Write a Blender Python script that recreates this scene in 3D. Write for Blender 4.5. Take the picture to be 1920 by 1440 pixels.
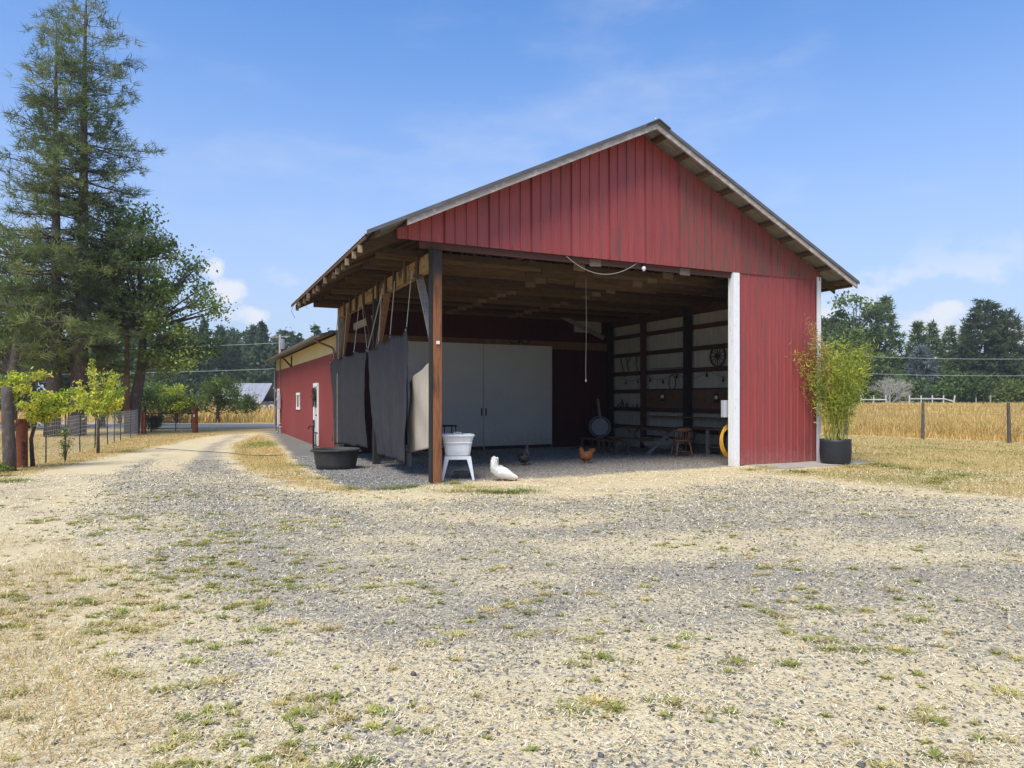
import bpy, math, random
import numpy as np
from mathutils import Vector, Matrix
R = math.radians
random.seed(7); RNG = np.random.default_rng(11)
for _o in list(bpy.data.objects): bpy.data.objects.remove(_o, do_unlink=True)
SC = bpy.context.scene
COL = SC.collection

# ------------------------------------------------------------------ camera, sky, sun, exposure
cam = bpy.data.cameras.new('camera'); cam_o = bpy.data.objects.new('camera', cam); COL.objects.link(cam_o)
cam_o.location = (0, 0, 1.6); cam_o.rotation_euler = (R(90), 0, 0)
cam.sensor_width = 36; cam.lens = 24.0; cam.shift_y = 26 / 1920
cam.clip_start = 0.1; cam.clip_end = 3000
SC.camera = cam_o
SUN_EL, SUN_AZ = R(57), R(205)        # azimuth measured clockwise from +Y (the view direction)
sun = bpy.data.lights.new('sun', 'SUN'); sun.energy = 3.0; sun.angle = R(34); sun.color = (1.0, 0.935, 0.82)
sun_o = bpy.data.objects.new('sun', sun); COL.objects.link(sun_o)
_sd = Vector((math.sin(SUN_AZ) * math.cos(SUN_EL), math.cos(SUN_AZ) * math.cos(SUN_EL), math.sin(SUN_EL)))
sun_o.rotation_euler = _sd.to_track_quat('Z', 'Y').to_euler(); sun_o.location = _sd * 60
SC.view_settings.view_transform = 'Standard'; SC.view_settings.look = 'None'
SC.view_settings.gamma = 1.0; SC.view_settings.exposure = 0.86; SC.view_settings.use_curve_mapping = False
W = bpy.data.worlds.new('World'); SC.world = W; W.use_nodes = True
def world():
    nt = W.node_tree; N = nt.nodes; L = nt.links
    for n in list(N): N.remove(n)
    out = N.new('ShaderNodeOutputWorld'); bg = N.new('ShaderNodeBackground'); L.new(bg.outputs[0], out.inputs[0])
    sky = N.new('ShaderNodeTexSky'); sky.sky_type = 'NISHITA'; sky.sun_disc = False
    sky.sun_elevation = SUN_EL; sky.sun_rotation = SUN_AZ
    sky.air_density = 1.0; sky.dust_density = 0.4; sky.ozone_density = 1.0; sky.altitude = 100
    bg.inputs[1].default_value = 0.095
    def math_(op, a, b=None, c=None):
        m = N.new('ShaderNodeMath'); m.operation = op
        for i, v in enumerate((a, b, c)):
            if v is None: continue
            if isinstance(v, (int, float)): m.inputs[i].default_value = v
            else: L.new(v, m.inputs[i])
        return m.outputs[0]
    tc = N.new('ShaderNodeTexCoord'); sp = N.new('ShaderNodeSeparateXYZ'); L.new(tc.outputs['Generated'], sp.inputs[0])
    def noise(scale, detail, rough, stretch, off=(0, 0, 0)):
        mp = N.new('ShaderNodeMapping'); L.new(tc.outputs['Generated'], mp.inputs[0]); mp.inputs['Scale'].default_value = stretch
        mp.inputs['Location'].default_value = off
        n = N.new('ShaderNodeTexNoise'); n.inputs['Scale'].default_value = scale; n.inputs['Detail'].default_value = detail
        n.inputs['Roughness'].default_value = rough; L.new(mp.outputs[0], n.inputs[0]); return n.outputs[0]
    def ramp(v, a, b):
        m = N.new('ShaderNodeMapRange'); m.interpolation_type = 'SMOOTHSTEP'
        m.inputs[1].default_value = a; m.inputs[2].default_value = b; L.new(v, m.inputs[0]); return m.outputs[0]
    z = sp.outputs['Z']
    # thin high cirrus everywhere, low cumulus banks just above the horizon
    wisp = math_('MULTIPLY', ramp(noise(2.2, 7, 0.62, (1.0, 1.0, 3.2), (0.7, 0.2, 0.35)), 0.50, 0.82), 0.26)
    cum = ramp(noise(8.0, 9, 0.55, (1, 1, 1.5), (2.3, 0.4, 0.9)), 0.50, 0.60)
    low = math_('MULTIPLY', ramp(z, 0.02, 0.06), math_('SUBTRACT', 1.0, ramp(z, 0.12, 0.22)))
    cum = math_('MULTIPLY', math_('MULTIPLY', cum, low), 0.55)
    puff = noise(26.0, 7, 0.55, (1, 1, 1.3), (0.3, 1.1, 0.2))
    for px, py, rx, ry in ((400, 505, 26, 20), (425, 545, 38, 30), (455, 590, 60, 18), (1770, 590, 60, 26), (1745, 620, 80, 24), (1560, 590, 34, 40), (-20, 530, 40, 36), (1905, 640, 40, 30), (2300, 560, 150, 50), (-600, 560, 140, 50)):
        dx, dz = (px - 960) / 1280, (746 - py) / 1280; rat = N.new('ShaderNodeVectorMath'); rat.operation = 'DIVIDE'
        L.new(tc.outputs['Generated'], rat.inputs[0]); cy = N.new('ShaderNodeCombineXYZ')
        for i in range(3): L.new(math_('MAXIMUM', sp.outputs['Y'], 0.02), cy.inputs[i])
        L.new(cy.outputs[0], rat.inputs[1]); s2 = N.new('ShaderNodeSeparateXYZ'); L.new(rat.outputs[0], s2.inputs[0])
        ex = math_('DIVIDE', math_('SUBTRACT', s2.outputs['X'], dx), rx / 1280); ez = math_('DIVIDE', math_('SUBTRACT', s2.outputs['Z'], dz), ry / 1280)
        e = math_('ADD', math_('MULTIPLY', ex, ex), math_('MULTIPLY', ez, ez)); e = math_('ADD', e, math_('MULTIPLY', math_('SUBTRACT', puff, 0.5), -5.0))
        cum = math_('MAXIMUM', cum, math_('MULTIPLY', math_('MULTIPLY', math_('SUBTRACT', 1.0, ramp(e, 0.0, 1.5)), 0.8), ramp(sp.outputs['Y'], 0.0, 0.2)))
    haze = math_('MULTIPLY', math_('SUBTRACT', 1.0, ramp(z, -0.05, 0.55)), 0.86)
    c = haze
    mx = N.new('ShaderNodeMix'); mx.data_type = 'RGBA'; L.new(c, mx.inputs['Factor'])
    tint = N.new('ShaderNodeMix'); tint.data_type = 'RGBA'; tint.blend_type = 'MULTIPLY'; tint.inputs['Factor'].default_value = 1.0
    L.new(sky.outputs[0], tint.inputs['A']); tint.inputs['B'].default_value = (0.68, 1.04, 1.42, 1)
    L.new(tint.outputs['Result'], mx.inputs['A']); mx.inputs['B'].default_value = (3.3, 3.5, 4.3, 1)
    cl = N.new('ShaderNodeMix'); cl.data_type = 'RGBA'; L.new(math_('MAXIMUM', wisp, cum), cl.inputs['Factor']); L.new(mx.outputs['Result'], cl.inputs['A']); cl.inputs['B'].default_value = (5.3, 5.4, 5.7, 1)
    L.new(cl.outputs['Result'], bg.inputs[0])
world()

# ------------------------------------------------------------------ noise helpers (numpy)
def _hash(ix, iy, s):
    h = (ix.astype(np.int64) * 374761393 + iy.astype(np.int64) * 668265263 + s * 974634777) & 0x7fffffff
    h = ((h ^ (h >> 13)) * 1274126177) & 0x7fffffff
    return ((h ^ (h >> 16)) & 0xffff) / 65535.0
def vnoise(x, y, s=0):
    x = np.asarray(x, float); y = np.asarray(y, float)
    ix = np.floor(x); iy = np.floor(y); fx = x - ix; fy = y - iy
    fx = fx * fx * (3 - 2 * fx); fy = fy * fy * (3 - 2 * fy)
    a = _hash(ix, iy, s); b = _hash(ix + 1, iy, s); c = _hash(ix, iy + 1, s); d = _hash(ix + 1, iy + 1, s)
    return a + (b - a) * fx + (c - a) * fy + (a - b - c + d) * fx * fy
def fbm(x, y, s=0, o=4):
    r = 0; a = 0.5; t = 0
    for i in range(o):
        r = r + a * vnoise(x * 2 ** i, y * 2 ** i, s + i * 17); t += a; a *= 0.5
    return r / t
def sstep(a, b, x):
    t = np.clip((np.asarray(x, float) - a) / (b - a), 0, 1); return t * t * (3 - 2 * t)

# ------------------------------------------------------------------ barn frame and ground height
BA = R(25.04); BP = (-1.42, 12.8)
FX, FY = math.cos(BA), math.sin(BA); DX, DY = -math.sin(BA), math.cos(BA)
def loc(x, y):            # world -> barn local (t along the front, d along the depth)
    rx = np.asarray(x) - BP[0]; ry = np.asarray(y) - BP[1]
    return rx * FX + ry * FY, rx * DX + ry * DY
def wor(t, d, h=0.0): return Vector((BP[0] + t * FX + d * DX, BP[1] + t * FY + d * DY, h))
def gz(x, y):             # ground height without the fine relief
    x = np.asarray(x, float); y = np.asarray(y, float)
    t, d = loc(x, y)
    z = -0.16 * sstep(1, 11, d) * (1 - sstep(9.5, 14, t)) * (1 - sstep(60, 110, y))
    z = z + 0.45 * sstep(30, 110, y) * sstep(6, 26, x)
    return z
def gzf(x, y): return float(gz(x, y))
def G(px, py):            # photo pixel of a ground contact -> world point
    z = 0.0
    for _ in range(6):
        dep = 1280 * (1.6 - z) / (py - 746.0); X = (px - 960) / 1280 * dep; z = gzf(X, dep)
    return Vector((X, dep, z))
def hz(py, dep): return 1.6 + (746 - py) / 1280 * dep

# ------------------------------------------------------------------ mesh helpers
class MB:
    def __init__(s): s.v = []; s.f = []; s.m = []; s.mi = 0
    def add(s, vs, fs):
        o = len(s.v); s.v += [tuple(p) for p in vs]; s.f += [tuple(i + o for i in f) for f in fs]; s.m += [s.mi] * len(fs); return s
    def box(s, a, b):
        x0, y0, z0 = a; x1, y1, z1 = b
        vs = [(x0,y0,z0),(x1,y0,z0),(x1,y1,z0),(x0,y1,z0),(x0,y0,z1),(x1,y0,z1),(x1,y1,z1),(x0,y1,z1)]
        return s.add(vs, [(0,3,2,1),(4,5,6,7),(0,1,5,4),(1,2,6,5),(2,3,7,6),(3,0,4,7)])
    def bar(s, p, q, w, h, up=(0, 0, 1)):
        p = Vector(p); q = Vector(q); d = (q - p).normalized(); u = Vector(up)
        if abs(d.dot(u)) > 0.98: u = Vector((1, 0, 0))
        sd = d.cross(u).normalized(); u = sd.cross(d).normalized()
        vs = []
        for c in (p, q):
            for a, b in ((-1,-1),(1,-1),(1,1),(-1,1)): vs.append(c + sd * (a * w / 2) + u * (b * h / 2))
        return s.add(vs, [(0,1,2,3),(7,6,5,4),(0,4,5,1),(1,5,6,2),(2,6,7,3),(3,7,4,0)])
    def tube(s, pts, rad, n=8, cap=True):
        pts = [Vector(p) for p in pts]; k = len(pts)
        if not hasattr(rad, '__len__'): rad = [rad] * k
        t0 = (pts[1] - pts[0]).normalized(); ref = Vector((0, 0, 1)) if abs(t0.z) < 0.9 else Vector((1, 0, 0))
        nrm = t0.cross(ref).normalized(); vs = []
        for i in range(k):
            t = (pts[min(i + 1, k - 1)] - pts[max(i - 1, 0)])
            t = t.normalized() if t.length > 1e-9 else t0
            nrm = (nrm - t * nrm.dot(t)); nrm = nrm.normalized() if nrm.length > 1e-9 else t.orthogonal().normalized()
            b = t.cross(nrm)
            for j in range(n):
                a = 2 * math.pi * j / n; vs.append(pts[i] + (nrm * math.cos(a) + b * math.sin(a)) * rad[i])
        fs = [(i*n+j, i*n+(j+1)%n, (i+1)*n+(j+1)%n, (i+1)*n+j) for i in range(k-1) for j in range(n)]
        if cap: fs += [tuple(range(n-1, -1, -1)), tuple((k-1)*n + j for j in range(n))]
        return s.add(vs, fs)
    def lathe(s, prof, n=24, c=(0, 0, 0), sx=1.0, sy=1.0):
        vs = []; k = len(prof)
        for r, z in prof:
            for j in range(n):
                a = 2 * math.pi * j / n; vs.append((c[0] + r*sx*math.cos(a), c[1] + r*sy*math.sin(a), c[2] + z))
        fs = [(i*n+j, i*n+(j+1)%n, (i+1)*n+(j+1)%n, (i+1)*n+j) for i in range(k-1) for j in range(n)]
        fs += [tuple(range(n-1, -1, -1)), tuple((k-1)*n + j for j in range(n))]
        return s.add(vs, fs)
    def torus(s, c, ax, R0, r, n=24, m=6, ry=None):
        c = Vector(c); ax = Vector(ax).normalized(); u = ax.orthogonal().normalized()
        if abs(ax.z) < 0.9: u = ax.cross(Vector((0, 0, 1))).normalized()
        w = ax.cross(u)
        ry = ry or R0; vs = []
        for i in range(n):
            a = 2*math.pi*i/n; e = u*math.cos(a) + w*math.sin(a); p = c + u*(R0*math.cos(a)) + w*(ry*math.sin(a))
            for j in range(m):
                b = 2*math.pi*j/m; vs.append(p + e*(r*math.cos(b)) + ax*(r*math.sin(b)))
        fs = [(i*m+j, ((i+1)%n)*m+j, ((i+1)%n)*m+(j+1)%m, i*m+(j+1)%m) for i in range(n) for j in range(m)]
        return s.add(vs, fs)
    def grid(s, fn, nu, nv):
        vs = [fn(i/nu, j/nv) for i in range(nu+1) for j in range(nv+1)]
        fs = [(i*(nv+1)+j, (i+1)*(nv+1)+j, (i+1)*(nv+1)+j+1, i*(nv+1)+j+1) for i in range(nu) for j in range(nv)]
        return s.add(vs, fs)
    def mesh(s, name, mats, smooth=False):
        me = bpy.data.meshes.new(name); me.from_pydata(s.v, [], s.f)
        for m in (mats if isinstance(mats, (list, tuple)) else [mats]): me.materials.append(m)
        if isinstance(mats, (list, tuple)) and len(mats) > 1: me.polygons.foreach_set('material_index', s.m)
        if smooth: me.polygons.foreach_set('use_smooth', [True] * len(me.polygons))
        me.update(); return me
    def build(s, name, mats, parent=None, smooth=False, bevel=0.0):
        return link(name, s.mesh(name, mats, smooth), parent, bevel)
def link(name, me, parent=None, bevel=0.0):
    o = bpy.data.objects.new(name, me); COL.objects.link(o)
    if parent: o.parent = parent
    if bevel:
        b = o.modifiers.new('bevel', 'BEVEL'); b.width = bevel; b.segments = 2; b.limit_method = 'ANGLE'
    return o
def tag(o, label=None, cat=None, group=None, kind=None):
    if label: o['label'] = label
    if cat: o['category'] = cat
    if group: o['group'] = group
    if kind: o['kind'] = kind
    return o
def empty(name, p, rz=0.0, label=None, cat=None, group=None):
    o = bpy.data.objects.new(name, None); COL.objects.link(o); o.location = p; o.rotation_euler = (0, 0, rz)
    o.empty_display_size = 0.1
    return tag(o, label, cat, group)
def copy_tree(o, parent=None):
    c = o.copy(); COL.objects.link(c); c.parent = parent
    for ch in o.children: copy_tree(ch, c)
    return c
def npmesh(name, V, F, mat, col=None, smooth=False):
    """V (n,3), F (m,k) all the same k; col (n,3) linear colours"""
    me = bpy.data.meshes.new(name); V = np.asarray(V, np.float32); F = np.asarray(F, np.int32); k = F.shape[1]
    me.vertices.add(len(V)); me.vertices.foreach_set('co', V.ravel())
    me.loops.add(F.size); me.loops.foreach_set('vertex_index', F.ravel())
    me.polygons.add(len(F)); me.polygons.foreach_set('loop_start', np.arange(0, F.size, k, dtype=np.int32))
    if smooth: me.polygons.foreach_set('use_smooth', np.ones(len(F), bool))
    me.update(calc_edges=True)
    if col is not None:
        a = me.attributes.new('Col', 'FLOAT_COLOR', 'POINT')
        c = np.ones((len(V), 4), np.float32); c[:, :3] = col; a.data.foreach_set('color', c.ravel())
    me.materials.append(mat); return me

# ------------------------------------------------------------------ materials
def newmat(name):
    m = bpy.data.materials.new(name); m.use_nodes = True; nt = m.node_tree
    return m, nt, nt.nodes, nt.links, nt.nodes['Principled BSDF']
def pm(name, c1, c2=None, scale=6.0, rough=0.8, bump=0.0, stretch=(1, 1, 1), c3=None, c3scale=1.5, c3lo=0.55, c3hi=0.7,
       metal=0.0, vary=0.12, spec=0.3, bumpscale=None, c3stretch=(1, 1, 1)):
    """two-colour noise + optional stain colour + per-object value change + bump"""
    m, nt, N, L, b = newmat(name)
    b.inputs['Roughness'].default_value = rough; b.inputs['Metallic'].default_value = metal
    b.inputs['Specular IOR Level'].default_value = spec
    c2 = c2 or tuple(x * 0.75 for x in c1)
    tc = N.new('ShaderNodeTexCoord')
    def nz(sc, st, det=6):
        mp = N.new('ShaderNodeMapping'); mp.inputs['Scale'].default_value = st; L.new(tc.outputs['Object'], mp.inputs[0])
        oi = N.new('ShaderNodeObjectInfo'); vm = N.new('ShaderNodeVectorMath'); vm.operation = 'SCALE'; vm.inputs[0].default_value = (13.1, 7.7, 5.3)
        L.new(oi.outputs['Random'], vm.inputs['Scale']); L.new(vm.outputs[0], mp.inputs['Location'])
        n = N.new('ShaderNodeTexNoise'); n.inputs['Scale'].default_value = sc; n.inputs['Detail'].default_value = det; n.inputs['Roughness'].default_value = 0.6
        L.new(mp.outputs[0], n.inputs[0]); return n.outputs[0]
    n1 = nz(scale, stretch)
    mr = N.new('ShaderNodeMapRange'); mr.inputs[1].default_value = 0.3; mr.inputs[2].default_value = 0.7; L.new(n1, mr.inputs[0])
    mx = N.new('ShaderNodeMix'); mx.data_type = 'RGBA'; L.new(mr.outputs[0], mx.inputs['Factor'])
    mx.inputs['A'].default_value = (*c1, 1); mx.inputs['B'].default_value = (*c2, 1); cur = mx.outputs['Result']
    if c3:
        n3 = nz(c3scale, c3stretch, 8); m3 = N.new('ShaderNodeMapRange'); m3.inputs[1].default_value = c3lo; m3.inputs[2].default_value = c3hi; L.new(n3, m3.inputs[0])
        x3 = N.new('ShaderNodeMix'); x3.data_type = 'RGBA'; L.new(m3.outputs[0], x3.inputs['Factor']); L.new(cur, x3.inputs['A']); x3.inputs['B'].default_value = (*c3, 1)
        cur = x3.outputs['Result']
    if vary:
        oi = N.new('ShaderNodeObjectInfo'); hs = N.new('ShaderNodeHueSaturation'); L.new(cur, hs.inputs['Color'])
        mv = N.new('ShaderNodeMapRange'); mv.inputs[3].default_value = 1 - vary; mv.inputs[4].default_value = 1 + vary
        L.new(oi.outputs['Random'], mv.inputs[0]); L.new(mv.outputs[0], hs.inputs['Value']); cur = hs.outputs['Color']
    L.new(cur, b.inputs['Base Color'])
    if bump:
        bp = N.new('ShaderNodeBump'); bp.inputs['Strength'].default_value = bump; bp.inputs['Distance'].default_value = 0.02
        L.new(nz(bumpscale or scale * 2, stretch), bp.inputs['Height']); L.new(bp.outputs[0], b.inputs['Normal'])
    return m
def vcmat(name, rough=0.9, trans=0.0, spec=0.2, nscale=0.0):
    """colour from the vertex attribute; optional leaf translucency"""
    m, nt, N, L, b = newmat(name)
    at = N.new('ShaderNodeAttribute'); at.attribute_name = 'Col'
    L.new(at.outputs['Color'], b.inputs['Base Color']); b.inputs['Roughness'].default_value = rough; b.inputs['Specular IOR Level'].default_value = spec
    if trans:
        tr = N.new('ShaderNodeBsdfTranslucent'); L.new(at.outputs['Color'], tr.inputs[0]); ms = N.new('ShaderNodeMixShader'); ms.inputs[0].default_value = trans
        L.new(b.outputs[0], ms.inputs[1]); L.new(tr.outputs[0], ms.inputs[2]); L.new(ms.outputs[0], N['Material Output'].inputs[0])
    return m
M = {}
M['leaf'] = vcmat('leaf', 0.6, 0.42, 0.25)
M['grassblade'] = vcmat('grass_blade', 0.8, 0.25, 0.15)
M['stone'] = vcmat('stone', 0.9, 0.0, 0.25)
M['red'] = pm('red_painted_metal', (0.325, 0.063, 0.057), (0.26, 0.050, 0.047), 3.0, 0.5, 0.08, (6, 6, 0.5), c3=(0.17, 0.062, 0.052), c3scale=2.2, c3lo=0.50, c3hi=0.78, c3stretch=(2.2, 2.2, 0.35), vary=0.10, spec=0.4)
M['red_old'] = pm('red_weathered_metal', (0.29, 0.060, 0.054), (0.19, 0.052, 0.048), 3.0, 0.6, 0.1, (7, 7, 0.5), c3=(0.13, 0.075, 0.055), c3scale=3.0, c3lo=0.44, c3hi=0.66, c3stretch=(3.5, 3.5, 0.4), vary=0.09)
M['red_board'] = pm('red_painted_board', (0.28, 0.052, 0.048), (0.23, 0.043, 0.040), 4.0, 0.65, 0.15, (5, 5, 0.6), vary=0.05)
M['cream'] = pm('cream_board', (0.62, 0.52, 0.27), (0.54, 0.44, 0.22), 4.0, 0.7, 0.1, (5, 5, 0.6), vary=0.04)
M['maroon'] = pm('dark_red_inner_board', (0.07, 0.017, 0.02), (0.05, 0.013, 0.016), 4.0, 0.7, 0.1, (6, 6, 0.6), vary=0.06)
M['beige_metal'] = pm('beige_inner_metal', (0.44, 0.41, 0.345), (0.36, 0.335, 0.28), 3.0, 0.55, 0.05, (5, 5, 0.7), vary=0.05)
M['white'] = pm('white_paint', (0.80, 0.80, 0.79), (0.72, 0.72, 0.71), 5.0, 0.6, 0.15, (3, 3, 0.6), c3=(0.50, 0.49, 0.46), c3scale=9, c3lo=0.60, c3hi=0.72, c3stretch=(2, 2, 0.7), vary=0.03)
M['fascia'] = pm('weathered_fascia', (0.42, 0.36, 0.32), (0.30, 0.255, 0.225), 7.0, 0.85, 0.4, (0.8, 3, 3), c3=(0.50, 0.46, 0.43), c3scale=6, c3lo=0.5, c3hi=0.62, vary=0.05)
M['door_white'] = pm('white_sliding_door', (0.56, 0.55, 0.52), (0.50, 0.49, 0.465), 1.2, 0.7, 0.08, vary=0.02)
M['roof'] = pm('grey_roof_metal', (0.15, 0.15, 0.15), (0.10, 0.10, 0.105), 2.5, 0.5, 0.1, (1, 4, 4), c3=(0.13, 0.09, 0.05), c3scale=4, vary=0.08, metal=0.3)
M['roof_under'] = pm('galvanised_sheet', (0.34, 0.32, 0.29), (0.22, 0.205, 0.18), 4, 0.45, 0.08, vary=0.08, metal=0.35)
M['truss'] = pm('old_brown_timber', (0.125, 0.076, 0.044), (0.065, 0.041, 0.026), 8, 0.85, 0.4, (0.5, 3, 3), vary=0.45)
M['plate'] = pm('dull_gusset_plywood', (0.19, 0.14, 0.095), (0.13, 0.098, 0.068), 8, 0.85, 0.2, vary=0.2)
M['beam'] = pm('tan_old_beam', (0.36, 0.235, 0.115), (0.25, 0.155, 0.075), 7, 0.85, 0.4, (3, 0.5, 3), c3=(0.07, 0.05, 0.035), c3scale=2.4, c3lo=0.5, c3hi=0.58, vary=0.05)
M['greywood'] = pm('grey_weathered_wood', (0.34, 0.31, 0.27), (0.20, 0.18, 0.155), 9, 0.9, 0.5, (3, 3, 0.5), vary=0.12)
M['brownwood'] = pm('brown_wood', (0.23, 0.125, 0.065), (0.14, 0.075, 0.04), 9, 0.8, 0.4, (3, 3, 0.5), vary=0.15)
M['rustpost'] = pm('rusty_brown_post', (0.33, 0.135, 0.058), (0.17, 0.06, 0.026), 7, 0.8, 0.5, (9, 9, 0.5), c3=(0.05, 0.03, 0.022), c3scale=3, c3lo=0.52, c3hi=0.66, c3stretch=(4, 4, 0.3), vary=0.06)
M['blackpost'] = pm('dark_creosote_post', (0.035, 0.03, 0.028), (0.02, 0.017, 0.016), 9, 0.85, 0.4, (3, 3, 0.5), vary=0.1)
M['girt'] = pm('dark_brown_girt', (0.095, 0.042, 0.03), (0.06, 0.028, 0.022), 8, 0.85, 0.3, (3, 0.5, 3), vary=0.15)
M['plywood'] = pm('brown_plywood', (0.15, 0.08, 0.045), (0.105, 0.055, 0.032), 4, 0.8, 0.1, (3, 0.8, 1), vary=0.15)
M['rust'] = pm('rusted_steel', (0.24, 0.078, 0.032), (0.13, 0.042, 0.022), 14, 0.9, 0.4, c3=(0.06, 0.028, 0.02), c3scale=5, c3lo=0.52, c3hi=0.62, vary=0.08)
M['black_iron'] = pm('black_iron', (0.018, 0.018, 0.019), (0.01, 0.01, 0.01), 12, 0.55, 0.1, vary=0.1)
M['black_rubber'] = pm('black_rubber', (0.030, 0.029, 0.029), (0.05, 0.048, 0.045), 4, 0.62, 0.1, c3=(0.10, 0.09, 0.078), c3scale=3.2, c3lo=0.52, c3hi=0.8, vary=0.04)
M['tarp'] = pm('charcoal_tarp', (0.041, 0.039, 0.042), (0.031, 0.030, 0.033), 3.5, 0.75, 0.15, (4, 4, 0.6), vary=0.06)
M['canvas'] = pm('beige_canvas', (0.50, 0.43, 0.34), (0.40, 0.345, 0.27), 3.5, 0.9, 0.25, (4, 4, 0.7), vary=0.03)
M['rope'] = pm('pale_rope', (0.48, 0.44, 0.38), (0.36, 0.33, 0.29), 20, 0.9, 0.3, vary=0.1)
M['galv'] = pm('galvanised_steel', (0.36, 0.37, 0.38), (0.27, 0.28, 0.29), 6, 0.4, 0.05, metal=0.5, vary=0.06)
M['wire'] = pm('fence_wire', (0.30, 0.31, 0.32), (0.22, 0.22, 0.23), 6, 0.5, 0.0, metal=0.4, vary=0.05)
M['cable'] = pm('pale_overhead_cable', (0.50, 0.51, 0.52), (0.42, 0.43, 0.44), 6, 0.6, 0.0, vary=0.05)
M['tpost'] = pm('dark_green_steel', (0.035, 0.045, 0.04), (0.025, 0.03, 0.028), 10, 0.6, 0.1, vary=0.1)
M['concrete'] = pm('worn_concrete', (0.36, 0.33, 0.29), (0.28, 0.26, 0.225), 5, 0.9, 0.3, c3=(0.22, 0.19, 0.15), c3scale=2, vary=0.03)
M['bark'] = pm('grey_brown_bark', (0.13, 0.105, 0.09), (0.06, 0.048, 0.042), 7, 0.95, 0.9, (4, 4, 0.6), c3=(0.17, 0.145, 0.125), c3scale=5, c3lo=0.55, c3hi=0.7, vary=0.12)
M['bark_pine'] = pm('pine_bark', (0.145, 0.11, 0.092), (0.062, 0.047, 0.04), 4, 0.95, 1.0, (4, 4, 0.8), c3=(0.19, 0.15, 0.125), c3scale=5, c3lo=0.55, c3hi=0.7, vary=0.08)
M['asphalt'] = pm('asphalt', (0.17, 0.17, 0.18), (0.14, 0.14, 0.145), 1.2, 0.85, 0.2, vary=0.0)
M['yellow_hose'] = pm('yellow_hose', (0.62, 0.34, 0.03), (0.52, 0.27, 0.025), 5, 0.45, 0.0, vary=0.03)
M['chairwood'] = pm('reddish_chair_wood', (0.17, 0.08, 0.045), (0.11, 0.05, 0.03), 10, 0.5, 0.1, (3, 3, 0.5), vary=0.05)
M['grey_box'] = pm('grey_enamel', (0.42, 0.43, 0.45), (0.37, 0.38, 0.4), 5, 0.5, 0.05, vary=0.03)
M['glass'] = pm('dark_pane', (0.05, 0.055, 0.06), (0.04, 0.045, 0.05), 3, 0.15, 0.0, vary=0.0, spec=0.6)
M['hen_white'] = pm('white_feathers', (0.80, 0.79, 0.75), (0.70, 0.68, 0.63), 14, 0.85, 0.35, (1, 1, 1), vary=0)
M['hen_grey'] = pm('barred_grey_feathers', (0.10, 0.092, 0.088), (0.03, 0.028, 0.028), 38, 0.85, 0.3, (1, 1, 2), vary=0)
M['hen_red'] = pm('russet_feathers', (0.27, 0.10, 0.03), (0.15, 0.052, 0.018), 18, 0.85, 0.35, vary=0)
M['comb'] = pm('red_comb', (0.50, 0.04, 0.05), (0.40, 0.03, 0.04), 20, 0.6, 0.1, vary=0)
M['beak'] = pm('yellow_horn', (0.48, 0.30, 0.10), (0.40, 0.24, 0.08), 20, 0.6, 0.0, vary=0)
M['bulb'] = pm('pale_bulb_glass', (0.75, 0.74, 0.70), (0.65, 0.64, 0.6), 10, 0.2, 0.0, vary=0)

def post_mat():
    """rust-brown post whose upper end is blackened"""
    m = M['rustpost']; nt = m.node_tree; N = nt.nodes; L = nt.links; b = N['Principled BSDF']
    src = b.inputs['Base Color'].links[0].from_socket
    tc = N.new('ShaderNodeTexCoord'); sp = N.new('ShaderNodeSeparateXYZ'); L.new(tc.outputs['Object'], sp.inputs[0])
    n = N.new('ShaderNodeTexNoise'); n.inputs['Scale'].default_value = 3.0; n.inputs['Detail'].default_value = 6; L.new(tc.outputs['Object'], n.inputs[0])
    a = N.new('ShaderNodeMath'); a.operation = 'MULTIPLY_ADD'; L.new(n.outputs[0], a.inputs[0]); a.inputs[1].default_value = 1.4; L.new(sp.outputs['Z'], a.inputs[2])
    r = N.new('ShaderNodeMapRange'); r.inputs[1].default_value = 3.9; r.inputs[2].default_value = 4.9; L.new(a.outputs[0], r.inputs[0])
    x = N.new('ShaderNodeMix'); x.data_type = 'RGBA'; L.new(r.outputs[0], x.inputs['Factor']); L.new(src, x.inputs['A']); x.inputs['B'].default_value = (0.03, 0.026, 0.025, 1); L.new(x.outputs['Result'], b.inputs['Base Color'])
post_mat()

def dust_foot(m, lo=0.1, hi=0.9, col=(0.36, 0.20, 0.17)):
    """dried mud splash and dust on the lowest part of painted metal"""
    nt = m.node_tree; N = nt.nodes; L = nt.links; b = N['Principled BSDF']; src = b.inputs['Base Color'].links[0].from_socket
    tc = N.new('ShaderNodeTexCoord'); sp = N.new('ShaderNodeSeparateXYZ'); L.new(tc.outputs['Object'], sp.inputs[0])
    n = N.new('ShaderNodeTexNoise'); n.inputs['Scale'].default_value = 9.0; n.inputs['Detail'].default_value = 7; n.inputs['Roughness'].default_value = 0.7; L.new(tc.outputs['Object'], n.inputs[0])
    a = N.new('ShaderNodeMath'); a.operation = 'MULTIPLY_ADD'; L.new(n.outputs[0], a.inputs[0]); a.inputs[1].default_value = -1.6; L.new(sp.outputs['Z'], a.inputs[2])
    r = N.new('ShaderNodeMapRange'); r.inputs[1].default_value = lo; r.inputs[2].default_value = lo - hi; r.inputs[3].default_value = 0; r.inputs[4].default_value = 0.6; L.new(a.outputs[0], r.inputs[0])
    x = N.new('ShaderNodeMix'); x.data_type = 'RGBA'; L.new(r.outputs[0], x.inputs['Factor']); L.new(src, x.inputs['A']); x.inputs['B'].default_value = (*col, 1); L.new(x.outputs['Result'], b.inputs['Base Color'])
dust_foot(M['red'], -0.35); dust_foot(M['white'], -0.35, 0.9, (0.45, 0.38, 0.29)); dust_foot(M['door_white'], -0.3, 0.8, (0.30, 0.26, 0.21))
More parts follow.
